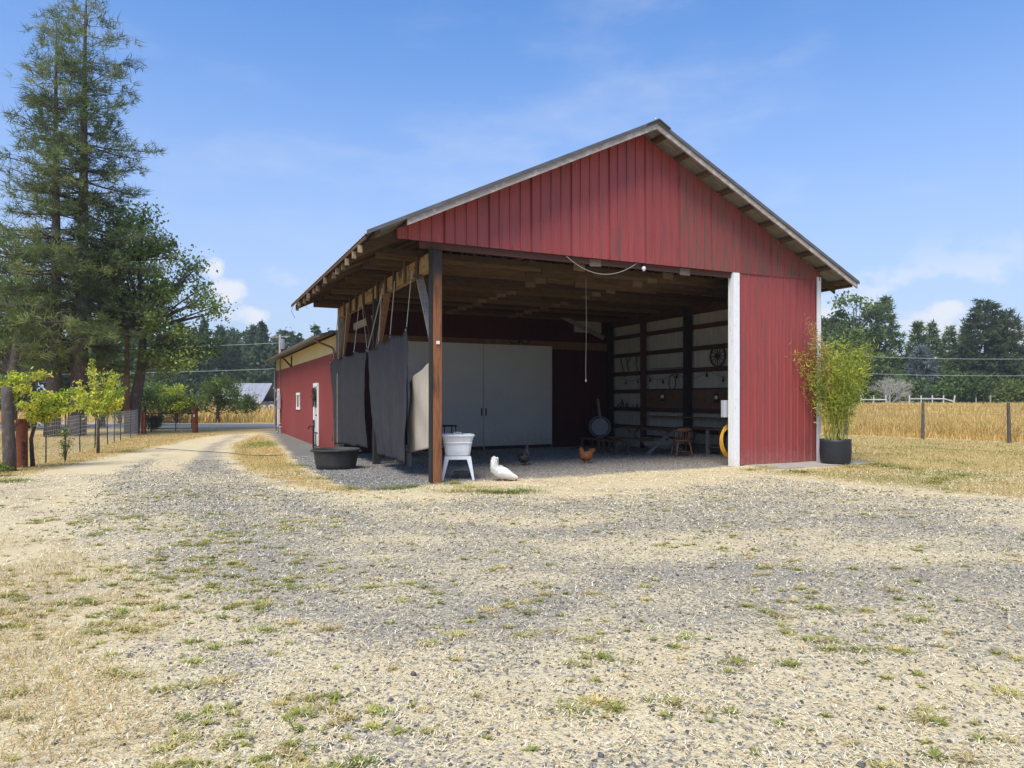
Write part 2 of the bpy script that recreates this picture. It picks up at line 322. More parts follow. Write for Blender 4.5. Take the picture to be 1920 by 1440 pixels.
M['endgrain'] = pm('pale_end_grain', (0.25, 0.185, 0.12), (0.15, 0.11, 0.07), 20, 0.9, 0.2, vary=0.5)
M['screw'] = pm('dull_screw_head', (0.16, 0.075, 0.07), (0.10, 0.05, 0.045), 20, 0.6, 0.0, vary=0.0)
# ------------------------------------------------------------------ ground zones
def poly_sd(P, x, y):
    """signed distance to a closed polygon, positive inside"""
    P = [(float(a[0]), float(a[1])) for a in P]; x = np.asarray(x, float); y = np.asarray(y, float)
    best = np.full(x.shape, 1e18); ins = np.zeros(x.shape, bool)
    for i in range(len(P)):
        ax, ay = P[i]; bx, by = P[(i + 1) % len(P)]; ex, ey = bx - ax, by - ay
        t = np.clip(((x - ax) * ex + (y - ay) * ey) / (ex * ex + ey * ey + 1e-12), 0, 1)
        best = np.minimum(best, (x - ax - t * ex) ** 2 + (y - ay - t * ey) ** 2)
        c = ((ay > y) != (by > y)); xx = ax + (y - ay) * ex / (ey if abs(ey) > 1e-12 else 1e-12); ins ^= c & (x < xx)
    d = np.sqrt(best); return np.where(ins, d, -d)
def line_d(P, x, y):
    best = np.full(np.shape(x), 1e18)
    for (ax, ay), (bx, by) in zip(P[:-1], P[1:]):
        ex, ey = bx - ax, by - ay; t = np.clip(((x - ax) * ex + (y - ay) * ey) / (ex * ex + ey * ey + 1e-12), 0, 1)
        best = np.minimum(best, (x - ax - t * ex) ** 2 + (y - ay - t * ey) ** 2)
    return np.sqrt(best)
def gp(*pp): return [tuple(G(a, b)[:2]) for a, b in pp]
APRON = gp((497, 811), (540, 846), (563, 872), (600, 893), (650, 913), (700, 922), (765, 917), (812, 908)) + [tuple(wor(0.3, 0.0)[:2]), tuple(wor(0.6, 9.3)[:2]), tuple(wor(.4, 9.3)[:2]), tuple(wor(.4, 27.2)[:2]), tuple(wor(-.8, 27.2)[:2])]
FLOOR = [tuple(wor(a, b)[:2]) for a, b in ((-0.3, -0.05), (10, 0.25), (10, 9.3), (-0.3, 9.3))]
DRIVE = gp((505, 806), (470, 812), (425, 834), (420, 852), (450, 884), (520, 908), (610, 926), (700, 938), (900, 934), (1100, 930), (1300, 912), (1420, 896), (1560, 905), (1650, 918), (1800, 930), (1960, 944)) \
    + [(14, 7.0), (14, 1.2), (-1.55, 1.0), (-1.9, 3.3)] + gp((300, 1230), (290, 1110), (200, 1060), (110, 1010), (130, 955), (170, 912), (215, 885), (290, 852), (345, 831), (400, 816), (455, 808))
MID = gp((420, 816), (378, 830), (340, 848), (310, 872), (290, 900), (300, 935))
LAWN_L = gp((0, 905), (60, 890), (150, 868), (300, 838), (370, 822), (440, 812), (300, 808), (0, 808)) + [(-60, 30), (-40, 14)]
ISLAND = gp((486, 813), (437, 832), (433, 852), (462, 884), (540, 910), (640, 924), (700, 926), (640, 912), (596, 894), (558, 872), (535, 846), (500, 818))
LAWN_R = gp((1392, 884), (1500, 892), (1640, 908), (1760, 922), (1920, 938)) + [(30, 10.5), (60, 24)] + [(18.2, 24.2), (14.2, 28.9), (9, 35), (8.5, 21)] + gp((1595, 872), (1500, 884))
FIELD = [(9.0, 35.2), (14.3, 28.95), (16.1, 26.75), (17.9, 24.55), (22, 19.6), (60, 5), (200, 40), (200, 98), (6, 98), (4, 60)]
FIELD_B = [(-150, 47.5), (30, 47.5), (60, 95), (-150, 95)]
TRK1 = gp((383, 915), (425, 975), (505, 1050), (560, 1130), (720, 1170), (1000, 1130), (1300, 1070), (1960, 1090)); TRK2 = gp((520, 935), (700, 985), (1000, 1000), (1300, 985), (1600, 975), (1960, 1010))
LEFTP = gp((-200, 995), (60, 1000), (170, 1050), (330, 1090), (310, 1170), (260, 1200), (330, 1290), (330, 1440), (-300, 1440))
ROADY = (38.6, 45.2)
GREEN_SPOTS = [(*G(505, 832)[:2], 1.7, 3.2), (*G(1110, 1000)[:2], 0.0, 1)]
def zones(x, y):
    x = np.asarray(x, float); y = np.asarray(y, float)
    n1 = fbm(x * 0.55, y * 0.55, 3); n2 = fbm(x * 2.1, y * 2.1, 9); n3 = fbm(x * 0.22, y * 0.22, 21, 3)
    w = (n2 - 0.5) * 0.55
    z = {}
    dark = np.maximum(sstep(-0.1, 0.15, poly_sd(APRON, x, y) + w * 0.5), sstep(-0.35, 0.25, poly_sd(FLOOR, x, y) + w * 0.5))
    drive = sstep(-0.35, 0.45, poly_sd(DRIVE, x, y) + w * 1.6)
    dm = line_d(MID, x, y); drive = drive * (1 - 0.85 * sstep(0.75, 0.25, dm + w * 0.6) * sstep(13.5, 16.5, y))
    # straw drifts over the gravel: noisy, more towards the camera and at the edges
    cover = fbm(x * 0.42 + 5, y * 0.8, 33, 4); cover2 = fbm(x * 1.7, y * 2.2, 43, 4)
    straw = sstep(0.38, 0.66, 0.62 * cover + 0.38 * cover2 + 0.09 * sstep(7.0, 3.5, y) + 0.05 * sstep(10, 13, y))
    straw = straw * (1 - 0.75 * sstep(11.5, 15, y))
    trk = np.minimum(line_d(TRK1, x, y), line_d(TRK2, x, y)); tk = np.exp(-((trk + (n2 - 0.5) * 0.5) / 0.42) ** 2)
    straw = straw * (1 - 0.75 * tk)
    grav = drive * (0.14 * tk + 0.27 + 0.34 * (1 - straw) + 0.10 * sstep(12, 16, y))
    lawn = np.maximum(sstep(-0.3, 0.5, poly_sd(LAWN_L, x, y) + w), sstep(-0.15, 0.3, poly_sd(ISLAND, x, y) + w * 0.6))
    lawnr = sstep(-0.4, 0.6, poly_sd(LAWN_R, x, y) + w * 1.5)
    lawn = np.where(y > 34, np.maximum(lawn, 1.0), lawn)
    gx, gy, ra, rb = GREEN_SPOTS[0]; e = np.sqrt(((x - gx) / 0.9) ** 2 + ((y - gy) / 2.9) ** 2)
    green = sstep(1.15, 0.5, e + (n2 - 0.5) * 0.9)
    green = np.maximum(green, 0.55 * lawnr * sstep(0.52, 0.68, n1)); green = np.maximum(green, 0.35 * lawn * sstep(0.58, 0.72, n1))
    left = sstep(-0.25, 0.5, poly_sd(LEFTP, x, y) + w * 1.6)
    dirt = sstep(0.52, 0.7, n3 * 0.5 + n2 * 0.5) * (1 - drive) * 0.7
    z['floor'] = sstep(-0.5, 0.6, poly_sd(FLOOR, x, y) + w)
    z.update(drive=drive, grav=grav * (1 - dark), dark=dark, lawn=lawn * (1 - dark), lawnr=lawnr * (1 - dark), green=green * (1 - dark), straw=straw, left=left, dirt=dirt, n1=n1, n2=n2)
    return z

def build_ground():
    def axis(a, b, near, step, far):
        v = list(np.arange(a, b + 1e-6, step)); s = step
        while v[-1] < far: s *= 1.17; v.append(v[-1] + s)
        lo = []; s = step; c = a
        while c > -near: s *= 1.17; c -= s; lo.append(c)
        return np.array(lo[::-1] + v)
    xs = axis(-15, 15, 500, 0.10, 500); ys = axis(1.5, 24, 40, 0.10, 700)
    X, Y = np.meshgrid(xs, ys, indexing='ij'); x = X.ravel(); y = Y.ravel()
    z = zones(x, y); H = gz(x, y)
    near = sstep(60, 20, np.hypot(x, y))
    H = H + near * ((fbm(x * 1.4, y * 1.4, 5) - 0.5) * 0.05 + (fbm(x * 6, y * 6, 6, 3) - 0.5) * 0.018) * (1 - 0.7 * sstep(0, 1, z['dark']))
    nx, ny = len(xs), len(ys); idx = np.arange(nx * ny).reshape(nx, ny)
    F = np.stack([idx[:-1, :-1], idx[1:, :-1], idx[1:, 1:], idx[:-1, 1:]], -1).reshape(-1, 4)
    m, nt, N, L, b = newmat('farm_ground')
    b.inputs['Roughness'].default_value = 0.95; b.inputs['Specular IOR Level'].default_value = 0.1
    geo = N.new('ShaderNodeNewGeometry')
    def noise(sc, det=5, rg=0.65):
        n = N.new('ShaderNodeTexNoise'); n.inputs['Scale'].default_value = sc; n.inputs['Detail'].default_value = det; n.inputs['Roughness'].default_value = rg
        L.new(geo.outputs['Position'], n.inputs[0]); return n.outputs[0]
    def rng(v, a, b_, lo=0, hi=1):
        r = N.new('ShaderNodeMapRange'); r.inputs[1].default_value = a; r.inputs[2].default_value = b_; r.inputs[3].default_value = lo; r.inputs[4].default_value = hi; L.new(v, r.inputs[0]); return r.outputs[0]
    def mix(f, a, c):
        k = N.new('ShaderNodeMix'); k.data_type = 'RGBA'
        for s, v in (('Factor', f), ('A', a), ('B', c)):
            if isinstance(v, tuple): k.inputs[s].default_value = (*v, 1)
            elif isinstance(v, (int, float)): k.inputs[s].default_value = v
            else: L.new(v, k.inputs[s])
        return k.outputs['Result']
    def mul(a, c):
        k = N.new('ShaderNodeMath'); k.operation = 'MULTIPLY'; k.use_clamp = True
        for i, v in enumerate((a, c)):
            if isinstance(v, (int, float)): k.inputs[i].default_value = v
            else: L.new(v, k.inputs[i])
        return k.outputs[0]
    def att(n, ch):
        a = N.new('ShaderNodeAttribute'); a.attribute_name = n; s = N.new('ShaderNodeSeparateColor'); L.new(a.outputs['Color'], s.inputs[0]); return s.outputs[ch]
    fine = noise(55, 4); med = noise(11, 5); big = noise(1.6, 4); grit = noise(130, 3)
    straw = mix(rng(fine, .35, .65), mix(rng(big, .35, .65), (0.63, 0.525, 0.325), (0.69, 0.595, 0.40)), (0.47, 0.375, 0.215))
    vor = N.new('ShaderNodeTexVoronoi'); vor.inputs['Scale'].default_value = 75; L.new(geo.outputs['Position'], vor.inputs[0])
    vs = N.new('ShaderNodeSeparateColor'); L.new(vor.outputs['Color'], vs.inputs[0])
    stone = mix(vs.outputs[0], (0.11, 0.10, 0.086), (0.46, 0.43, 0.37)); stone = mix(rng(vor.outputs['Distance'], 0.25, 0.6), stone, (0.26, 0.232, 0.18))
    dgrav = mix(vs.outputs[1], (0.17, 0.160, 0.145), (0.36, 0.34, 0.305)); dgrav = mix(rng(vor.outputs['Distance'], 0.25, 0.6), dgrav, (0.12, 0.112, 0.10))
    lawn = mix(rng(fine, .33, .66), mix(rng(med, .35, .65), (0.53, 0.37, 0.135), (0.58, 0.43, 0.19)), (0.36, 0.24, 0.085))
    lawnr = mix(rng(fine, .33, .66), mix(rng(med, .35, .65), (0.50, 0.375, 0.14), (0.57, 0.44, 0.21)), (0.34, 0.25, 0.09))
    green = mix(rng(fine, .33, .66), (0.22, 0.25, 0.055), (0.14, 0.16, 0.04))
    dirtc = mix(rng(fine, .35, .65), (0.46, 0.365, 0.255), (0.34, 0.26, 0.175))
    c = straw
    gm = N.new('ShaderNodeMath'); gm.operation = 'ADD'; L.new(att('za', 0), gm.inputs[0])
    gm2 = N.new('ShaderNodeMath'); gm2.operation = 'MULTIPLY_ADD'; L.new(med, gm2.inputs[0]); gm2.inputs[1].default_value = 0.7; gm2.inputs[2].default_value = -0.35; L.new(gm2.outputs[0], gm.inputs[1])
    c = mix(att('zb', 2), c, dirtc)
    n25 = noise(27, 4); sp_ = N.new('ShaderNodeMath'); sp_.operation = 'MULTIPLY_ADD'; L.new(n25, sp_.inputs[0]); sp_.inputs[1].default_value = 2.6; sp_.inputs[2].default_value = -1.3
    gs = N.new('ShaderNodeMath'); gs.operation = 'ADD'; L.new(gm.outputs[0], gs.inputs[0]); L.new(sp_.outputs[0], gs.inputs[1])
    c = mix(rng(gs.outputs[0], 0.36, 0.60), c, stone)
    c = mix(att('za', 2), c, lawn); c = mix(att('zb', 0), c, lawnr)
    gm3 = N.new('ShaderNodeMath'); gm3.operation = 'MULTIPLY'; gm3.use_clamp = True; L.new(att('zb', 1), gm3.inputs[0]); L.new(rng(med, .3, .6), gm3.inputs[1]); c = mix(gm3.outputs[0], c, green)
    fa = N.new('ShaderNodeAttribute'); fa.attribute_name = 'za'
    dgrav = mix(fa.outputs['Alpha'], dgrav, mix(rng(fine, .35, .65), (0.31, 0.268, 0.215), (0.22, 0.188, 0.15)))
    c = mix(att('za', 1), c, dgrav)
    L.new(c, b.inputs['Base Color'])
    bp = N.new('ShaderNodeBump'); bp.inputs['Strength'].default_value = 0.7; bp.inputs['Distance'].default_value = 0.015
    hm = N.new('ShaderNodeMath'); hm.operation = 'ADD'; L.new(fine, hm.inputs[0]); L.new(rng(vor.outputs['Distance'], 0, .6, .5, 0), hm.inputs[1]); L.new(hm.outputs[0], bp.inputs['Height'])
    L.new(bp.outputs[0], b.inputs['Normal'])
    me = npmesh('ground', np.stack([x, y, H], -1), F, m, smooth=True)
    for nm, ks in (('za', ('grav', 'dark', 'lawn')), ('zb', ('lawnr', 'green', 'dirt'))):
        a = me.attributes.new(nm, 'FLOAT_COLOR', 'POINT'); cc = np.ones((len(x), 4), np.float32)
        for i, k in enumerate(ks): cc[:, i] = np.clip(z[k], 0, 1)
        if nm == 'za': cc[:, 3] = np.clip(z['floor'], 0, 1)
        a.data.foreach_set('color', cc.ravel())
    tag(link('ground', me), kind='structure')
build_ground()
_fine = lambda x, y: gz(x, y) + ((fbm(x * 1.4, y * 1.4, 5) - 0.5) * 0.05 + (fbm(x * 6, y * 6, 6, 3) - 0.5) * 0.018) * (1 - 0.7 * sstep(0, 1, zones(x, y)['dark'])) * sstep(60, 20, np.hypot(x, y))

# county road behind, slightly cambered, and a gravel lane far right
def road():
    b = MB()
    def f(u, v):
        x = -220 + 460 * u; y = ROADY[0] + (ROADY[1] - ROADY[0]) * v + 0.012 * x + 0.9
        return (x, y, gzf(x, y) * 1.0 + 0.02 + 0.05 * (1 - (2 * v - 1) ** 2) - 0.0)
    b.grid(f, 120, 6); o = b.build('road', M['asphalt'], smooth=True); tag(o, kind='structure')
    b = MB()
    for k in (0.485, 0.505):
        def g(u, v, k=k):
            p = f(u, k + 0.012 * v); return (p[0], p[1], p[2] + 0.006)
        b.grid(g, 120, 1)
    b.build('centre_line', pm('worn_yellow_line', (0.42, 0.33, 0.12), (0.3, 0.25, 0.13), 3, 0.8, vary=0), o)
    b = MB(); b.grid(lambda u, v: (34 + 60 * u, 99 + 3.6 * v, gzf(34 + 60 * u, 99 + 3.6 * v) + 0.03), 30, 2)
    tag(b.build('gravel_lane', pm('pale_lane_gravel', (0.30, 0.29, 0.29), (0.24, 0.235, 0.235), 2, 0.9, vary=0)), kind='structure')
road()

# ------------------------------------------------------------------ loose cover: stones, straw, grass (uncountable)
def sample(n, xr, yr, dens, pw=2.0):
    """n points, denser near the camera's standpoint because stones matter only there"""
    out = []; tot = 0
    while tot < n:
        k = n * 2; u = RNG.random(k); lo, hi = yr
        y = lo * (hi / lo) ** u if pw == 2 else lo + (hi - lo) * u
        x = xr[0] + (xr[1] - xr[0]) * RNG.random(k)
        keep = np.abs(x) < 0.80 * y + 0.8
        x, y = x[keep], y[keep]; d = dens(x, y); keep = RNG.random(len(x)) < d; out.append(np.stack([x[keep], y[keep]], -1)); tot += keep.sum()
        if len(out) > 60: break
    return np.concatenate(out)[:n]
OCT = np.array([(1,0,0),(-1,0,0),(0,1,0),(0,-1,0),(0,0,1),(0,0,-1)], float)
OCTF = np.array([(0,2,4),(2,1,4),(1,3,4),(3,0,4),(2,0,5),(1,2,5),(3,1,5),(0,3,5)])
CUB = np.array([(-1,-1,-1),(1,-1,-1),(1,1,-1),(-1,1,-1),(-1,-1,1),(1,-1,1),(1,1,1),(-1,1,1)], float) * 0.72
CUBF = np.array([(4,5,6),(4,6,7),(0,1,5),(0,5,4),(1,2,6),(1,6,5),(2,3,7),(2,7,6),(3,0,4),(3,4,7)])
def stones(name, P, smin, smax, cols, label, base=CUB, faces=CUBF):
    n = len(P); x, y = P[:, 0], P[:, 1]; z = _fine(x, y)
    s = (smin + (smax - smin) * RNG.random(n) ** 3.0) * np.clip(y / 7.0, 1, 1.5)
    V = base[None] * (1 + 0.45 * (RNG.random((n, len(base), 3)) - 0.5))
    V = V * (s[:, None] * np.stack([0.8 + 0.5 * RNG.random(n), 0.7 + 0.4 * RNG.random(n), 0.45 + 0.3 * RNG.random(n)], -1).T[:, :].T)[:, None, :]
    a = RNG.random(n) * 6.283; tl = (RNG.random(n) - 0.5) * 0.9; ca, sa = np.cos(a), np.sin(a); ct, st = np.cos(tl), np.sin(tl)
    X = V[..., 0] * ct[:, None] + V[..., 2] * st[:, None]; Z = -V[..., 0] * st[:, None] + V[..., 2] * ct[:, None]; Y = V[..., 1]
    V = np.stack([X * ca[:, None] - Y * sa[:, None], X * sa[:, None] + Y * ca[:, None], Z], -1)
    V += np.stack([x, y, z + s * 0.25], -1)[:, None]
    k = RNG.random(n); c = np.array(cols)[np.minimum((k * len(cols)).astype(int), len(cols) - 1)] * (0.75 + 0.5 * RNG.random(n))[:, None]
    Fc = (faces[None] + (np.arange(n) * len(base))[:, None, None]).reshape(-1, 3)
    o = link(name, npmesh(name, V.reshape(-1, 3), Fc, M['stone'], np.repeat(c, len(base), 0)))
    tag(o, label, 'gravel', kind='stuff')
def strips(P, z0, length, width, az, lean, curve, cols, seg=1):
    """thin tapered blades: az heading, lean 0 = flat on the ground, 1 = upright"""
    n = len(P); up = lean; hor = np.sqrt(np.clip(1 - lean ** 2, 0, 1))
    dx, dy = np.cos(az) * hor, np.sin(az) * hor; px, py = -np.sin(az), np.cos(az)
    b0 = np.stack([P[:, 0], P[:, 1], z0], -1); w = width / 2
    side = np.stack([px * w, py * w, np.zeros(n)], -1)
    mid = b0 + np.stack([dx, dy, up], -1) * (length * 0.55)[:, None]
    tip = b0 + np.stack([dx, dy, up], -1) * length[:, None] + np.stack([np.cos(az) * curve * length, np.sin(az) * curve * length, -0.6 * curve * length], -1)
    V = np.stack([b0 - side, b0 + side, mid + side * 0.8, mid - side * 0.8, tip], 1).reshape(-1, 3)
    o = (np.arange(n) * 5)[:, None]
    F = np.concatenate([np.stack([o[:, 0], o[:, 0] + 1, o[:, 0] + 2], -1), np.stack([o[:, 0], o[:, 0] + 2, o[:, 0] + 3], -1), np.stack([o[:, 0] + 3, o[:, 0] + 2, o[:, 0] + 4], -1)])
    return V, F, np.repeat(cols, 5, 0)
def pick(cols, n, v=0.25):
    c = np.array(cols, float); return c[RNG.integers(0, len(c), n)] * (1 - v + 2 * v * RNG.random(n))[:, None]
def blades(name, P, lmin, lmax, wd, cols, label, cat, lean=(0.0, 0.25), curve=0.3, zoff=0.004, az=None):
    n = len(P); z = _fine(P[:, 0], P[:, 1]) + zoff * RNG.random(n)
    ln = lmin + (lmax - lmin) * RNG.random(n) ** 1.5; le = lean[0] + (lean[1] - lean[0]) * RNG.random(n)
    fk = np.clip(P[:, 1] / 5.0, 1, 2.6); ln = ln * np.sqrt(fk)
    V, F, C = strips(P, z, ln, wd * fk * (0.6 + 0.8 * RNG.random(n)), RNG.random(n) * 6.283 if az is None else az, le, curve * RNG.random(n), pick(cols, n) if not isinstance(cols, np.ndarray) else cols)
    o = link(name, npmesh(name, V, F, M['grassblade'], C)); return tag(o, label, cat, kind='stuff')
GREYS = [(0.17, 0.157, 0.136), (0.28, 0.26, 0.226), (0.09, 0.083, 0.074), (0.44, 0.41, 0.355), (0.22, 0.203, 0.172), (0.11, 0.102, 0.088)]
STRAW = [(0.72, 0.64, 0.44), (0.64, 0.54, 0.33), (0.78, 0.72, 0.54), (0.54, 0.42, 0.22), (0.82, 0.77, 0.61)]
GOLD = [(0.55, 0.40, 0.16), (0.60, 0.46, 0.22), (0.46, 0.32, 0.12), (0.63, 0.52, 0.30), (0.40, 0.30, 0.10)]
GREEN = [(0.19, 0.22, 0.045), (0.26, 0.27, 0.06), (0.13, 0.17, 0.035), (0.30, 0.29, 0.08)]
def cover():
    P = sample(80000, (-12, 13), (2.6, 19), lambda x, y: np.clip(zones(x, y)['grav'] * 0.9 + 0.06 * zones(x, y)['drive'], 0, 1))
    stones('driveway_gravel', P, 0.0032, 0.0115, GREYS, 'loose grey crushed gravel over the driveway and yard')
    P = sample(420, (-9, 9), (2.6, 14), lambda x, y: zones(x, y)['drive'] * 0.9)
    stones('larger_stones', P, 0.011, 0.026, GREYS[:3] + [(0.12, 0.12, 0.125)], 'larger dark stones lying about on the gravel yard', OCT, OCTF)
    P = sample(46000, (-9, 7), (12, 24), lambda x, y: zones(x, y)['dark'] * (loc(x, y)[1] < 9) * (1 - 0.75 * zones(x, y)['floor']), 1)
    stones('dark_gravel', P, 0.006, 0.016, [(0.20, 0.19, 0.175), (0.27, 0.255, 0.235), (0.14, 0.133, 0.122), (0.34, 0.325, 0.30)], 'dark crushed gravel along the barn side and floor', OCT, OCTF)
    P = sample(150000, (-12, 13), (2.6, 15), lambda x, y: np.clip(0.10 + 1.2 * sstep(0.44, 0.58, fbm(x * 9, y * 9, 91, 3)), 0, 1) * (1 - zones(x, y)['dark']))
    blades('straw_litter', P, 0.012, 0.048, 0.0046, STRAW, 'pale dry straw scattered over the yard', 'straw', (0.0, 0.55), 0.2, 0.014)
    # short dry grass: left bank, island, right lawn
    def dl(x, y):
        z = zones(x, y); return np.clip(np.maximum(z['lawn'], z['lawnr']) + 0.9 * z['left'] * sstep(0.36, 0.56, fbm(x * 1.6, y * 1.6, 61)), 0, 1) * (1 - z['dark']) * (y < 36)
    P = sample(150000, (-26, 24), (2.6, 33), dl); zz = zones(P[:, 0], P[:, 1])
    C = pick(GOLD, len(P)); g = (RNG.random(len(P)) < np.clip(zz['green'] * 0.9 + 0.10, 0, 1)); C[g] = pick(GREEN, g.sum())
    far = np.clip(P[:, 1] / 8, 1, 3.4)
    n = len(P); V, F, CC = strips(P, _fine(P[:, 0], P[:, 1]), (0.025 + 0.075 * RNG.random(n) ** 1.6) , 0.0042 * far * (0.6 + 0.8 * RNG.random(n)), RNG.random(n) * 6.283, 0.25 + 0.7 * RNG.random(n), 0.6 * RNG.random(n), C)
    tag(link('dry_lawn_grass', npmesh('dry_lawn_grass', V, F, M['grassblade'], CC)), 'short dry golden grass on the banks beside the gravel', 'grass', kind='stuff')
    # low weed clumps growing out of the gravel
    spots = sample(1500, (-9.0, 9.5), (2.6, 12), lambda x, y: np.clip(0.10 + sstep(0.46, 0.66, fbm(x * 0.9, y * 0.9, 71)) * (0.18 + 0.82 * sstep(-0.10, -0.35, x / y)) , 0, 1))
    fixed = [G(a, b)[:2] for a, b in ((300, 1137), (305, 1168), (255, 1182), (365, 1242), (410, 1280), (355, 1290), (240, 1270), (500, 1182), (545, 1170), (690, 1105), (1120, 1318), (1075, 1335), (1150, 1330), (1100, 1200), (1130, 1235), (1260, 1320), (1380, 1245), (1480, 1250), (1725, 1165), (1740, 1350), (1890, 1300), (1545, 1140), (985, 1190), (860, 1190), (1110, 1115), (700, 1330), (610, 1180), (400, 1215), (180, 1170), (215, 1265))]
    spots = np.concatenate([spots, np.array(fixed)]); k = len(spots)
    sz = np.concatenate([0.010 + 0.075 * RNG.random(k - len(fixed)) ** 3.2, 0.07 + 0.07 * RNG.random(len(fixed))])
    rep = (6 + sz * 1500).astype(int); I = np.repeat(np.arange(k), rep); n = len(I)
    r = np.abs(RNG.normal(0, 0.5, n)) * sz[I]; a = RNG.random(n) * 6.283
    P = spots[I] + np.stack([r * np.cos(a) * 1.5, r * np.sin(a)], -1)
    base = pick([(0.30, 0.31, 0.07), (0.36, 0.35, 0.09), (0.24, 0.27, 0.06), (0.42, 0.37, 0.13), (0.50, 0.40, 0.17)], k)[I] * (0.75 + 0.5 * RNG.random(n))[:, None]
    V, F, CC = strips(P, _fine(P[:, 0], P[:, 1]), 0.012 + 0.034 * RNG.random(n), 0.004 + 0.005 * RNG.random(n), a + RNG.normal(0, 0.7, n), 0.25 + 0.65 * RNG.random(n), 0.5 * RNG.random(n), base)
    tag(link('low_weeds', npmesh('low_weeds', V, F, M['grassblade'], CC)), 'low yellow-green weeds sprouting through the gravel', 'weeds', kind='stuff')
    # grass tufts at the foot of the barn front and on the island edge
    tu = [G(a, b)[:2] for a, b in ((735, 918), (770, 914), (850, 908), (880, 915), (905, 922), (930, 925), (960, 924), (980, 921), (850, 922), (655, 918), (600, 898), (1440, 878), (1485, 884), (1510, 886), (1410, 881), (1640, 872), (1660, 876), (1700, 880), (1750, 905), (1790, 897), (1800, 893), (1770, 901), (1600, 876), (1620, 869), (8, 905), (30, 902), (560, 874))]
    tu = np.array(tu); I = np.repeat(np.arange(len(tu)), 320); n = len(I); r = np.abs(RNG.normal(0, 0.16, n)); a = RNG.random(n) * 6.283
    P = tu[I] + np.stack([r * np.cos(a) * 1.9, r * np.sin(a)], -1)
    cc = pick([(0.22, 0.25, 0.055), (0.30, 0.29, 0.08), (0.40, 0.34, 0.11), (0.17, 0.21, 0.045)], len(tu), 0.1)[I] * (0.7 + 0.6 * RNG.random(n))[:, None]
    V, F, CC = strips(P, _fine(P[:, 0], P[:, 1]), 0.03 + 0.09 * RNG.random(n), 0.005 + 0.003 * RNG.random(n), a + RNG.normal(0, 0.8, n), 0.45 + 0.5 * RNG.random(n), 0.5 * RNG.random(n), cc)
    tag(link('grass_tufts', npmesh('grass_tufts', V, F, M['grassblade'], CC)), 'green-gold grass tufts along the barn front and banks', 'grass', kind='stuff')
    # tall golden hay field beyond the right fence, and its continuation across the road
    def tall(name, n, poly, xr, yr, hmin, hmax, wk, label, cols, side=0.72):
        out = []; tot = 0
        while tot < n:
            k = n * 2; y = yr[0] * (yr[1] / yr[0]) ** RNG.random(k); x = y * (xr[0] + (xr[1] - xr[0]) * RNG.random(k))
            keep = poly_sd(poly, x, y) > 0.25 * RNG.random(k); out.append(np.stack([x[keep], y[keep]], -1)); tot += keep.sum()
        P = np.concatenate(out)[:n]; y = P[:, 1]; h = (hmin + (hmax - hmin) * RNG.random(n)) * (0.75 + 0.5 * fbm(P[:, 0] * 0.5, P[:, 1] * 0.5, 77))
        edge = np.clip(poly_sd(poly, P[:, 0], P[:, 1]) / 1.2, 0.35, 1); C = pick(cols, n, 0.22) * (0.8 + 0.5 * fbm(P[:, 0] * 0.3, P[:, 1] * 0.12, 55))[:, None]
        V, F, CC = strips(P, gz(P[:, 0], P[:, 1]), h * edge, wk * y * (0.6 + 0.8 * RNG.random(n)), RNG.random(n) * 6.283, 0.90 + 0.1 * RNG.random(n), 0.5 * RNG.random(n), C)
        tag(link(name, npmesh(name, V, F, M['grassblade'], CC)), label, 'grass', kind='stuff')
    HAY = [(0.60, 0.39, 0.115), (0.66, 0.46, 0.17), (0.50, 0.32, 0.085), (0.69, 0.53, 0.25), (0.42, 0.28, 0.09), (0.36, 0.30, 0.09)]
    tall('hay_field', 150000, FIELD, (0.36, 0.86), (22, 98), 0.35, 0.85, 0.0005, 'tall golden dry grass in the field beyond the fence', HAY)
    tall('roadside_hay', 40000, FIELD_B, (-0.80, 0.12), (47, 95), 0.4, 1.0, 0.0006, 'tall golden dry grass on the far side of the road', HAY)
cover()
# ------------------------------------------------------------------ the open red barn
RG, HT, SL = 4.65, 7.36, 0.482
def H(t): return HT - SL * abs(t - RG)
E0, E1 = -1.44, 10.74            # eave lines
BD = 9.25                        # depth of the back wall
PITCH = 0.2286
def ribs(u0, u1, h=0.026, ph=0.0):
    """trapezoid rib profile between u0 and u1 -> [(u, w)]"""
    out = [(u0, 0.0)]; k = math.ceil((u0 - ph) / PITCH - 1e-6)
    while True:
        c = ph + k * PITCH
        if c > u1 + 1e-6: break
        for du, w in ((-0.022, 0), (-0.012, h), (0.012, h), (0.022, 0)):
            u = c + du
            if u0 + 0.001 < u < u1 - 0.001: out.append((u, w))
        for du, w in ((PITCH / 2 - .02, 0), (PITCH / 2, h * 0.16), (PITCH / 2 + .02, 0)):
            u = c + du
            if u0 + 0.001 < u < u1 - 0.001: out.append((u, w))
        k += 1
    out.append((u1, 0.0)); return sorted(out)
def sheet(rows, name, mat, parent, screws=()):
    """rows: list of vertex rows of the same length"""
    b = MB(); n = len(rows[0]); vs = [p for r in rows for p in r]
    fs = [(i*n+j, i*n+j+1, (i+1)*n+j+1, (i+1)*n+j) for i in range(len(rows)-1) for j in range(n-1)]
    b.add(vs, fs); b.mi = 1
    for x, y, z in screws:
        b.add([(x - .011, y, z), (x, y, z - .011), (x + .011, y, z), (x, y, z + .011), (x, y - .012, z)], [(0, 1, 4), (1, 2, 4), (2, 3, 4), (3, 0, 4)])
    return b.build(name, [mat, M['screw']] if screws else mat, parent)
barn = empty('barn', (BP[0], BP[1], 0), BA, 'open-fronted red metal pole barn with grey gable roof and white door jamb', 'barn')
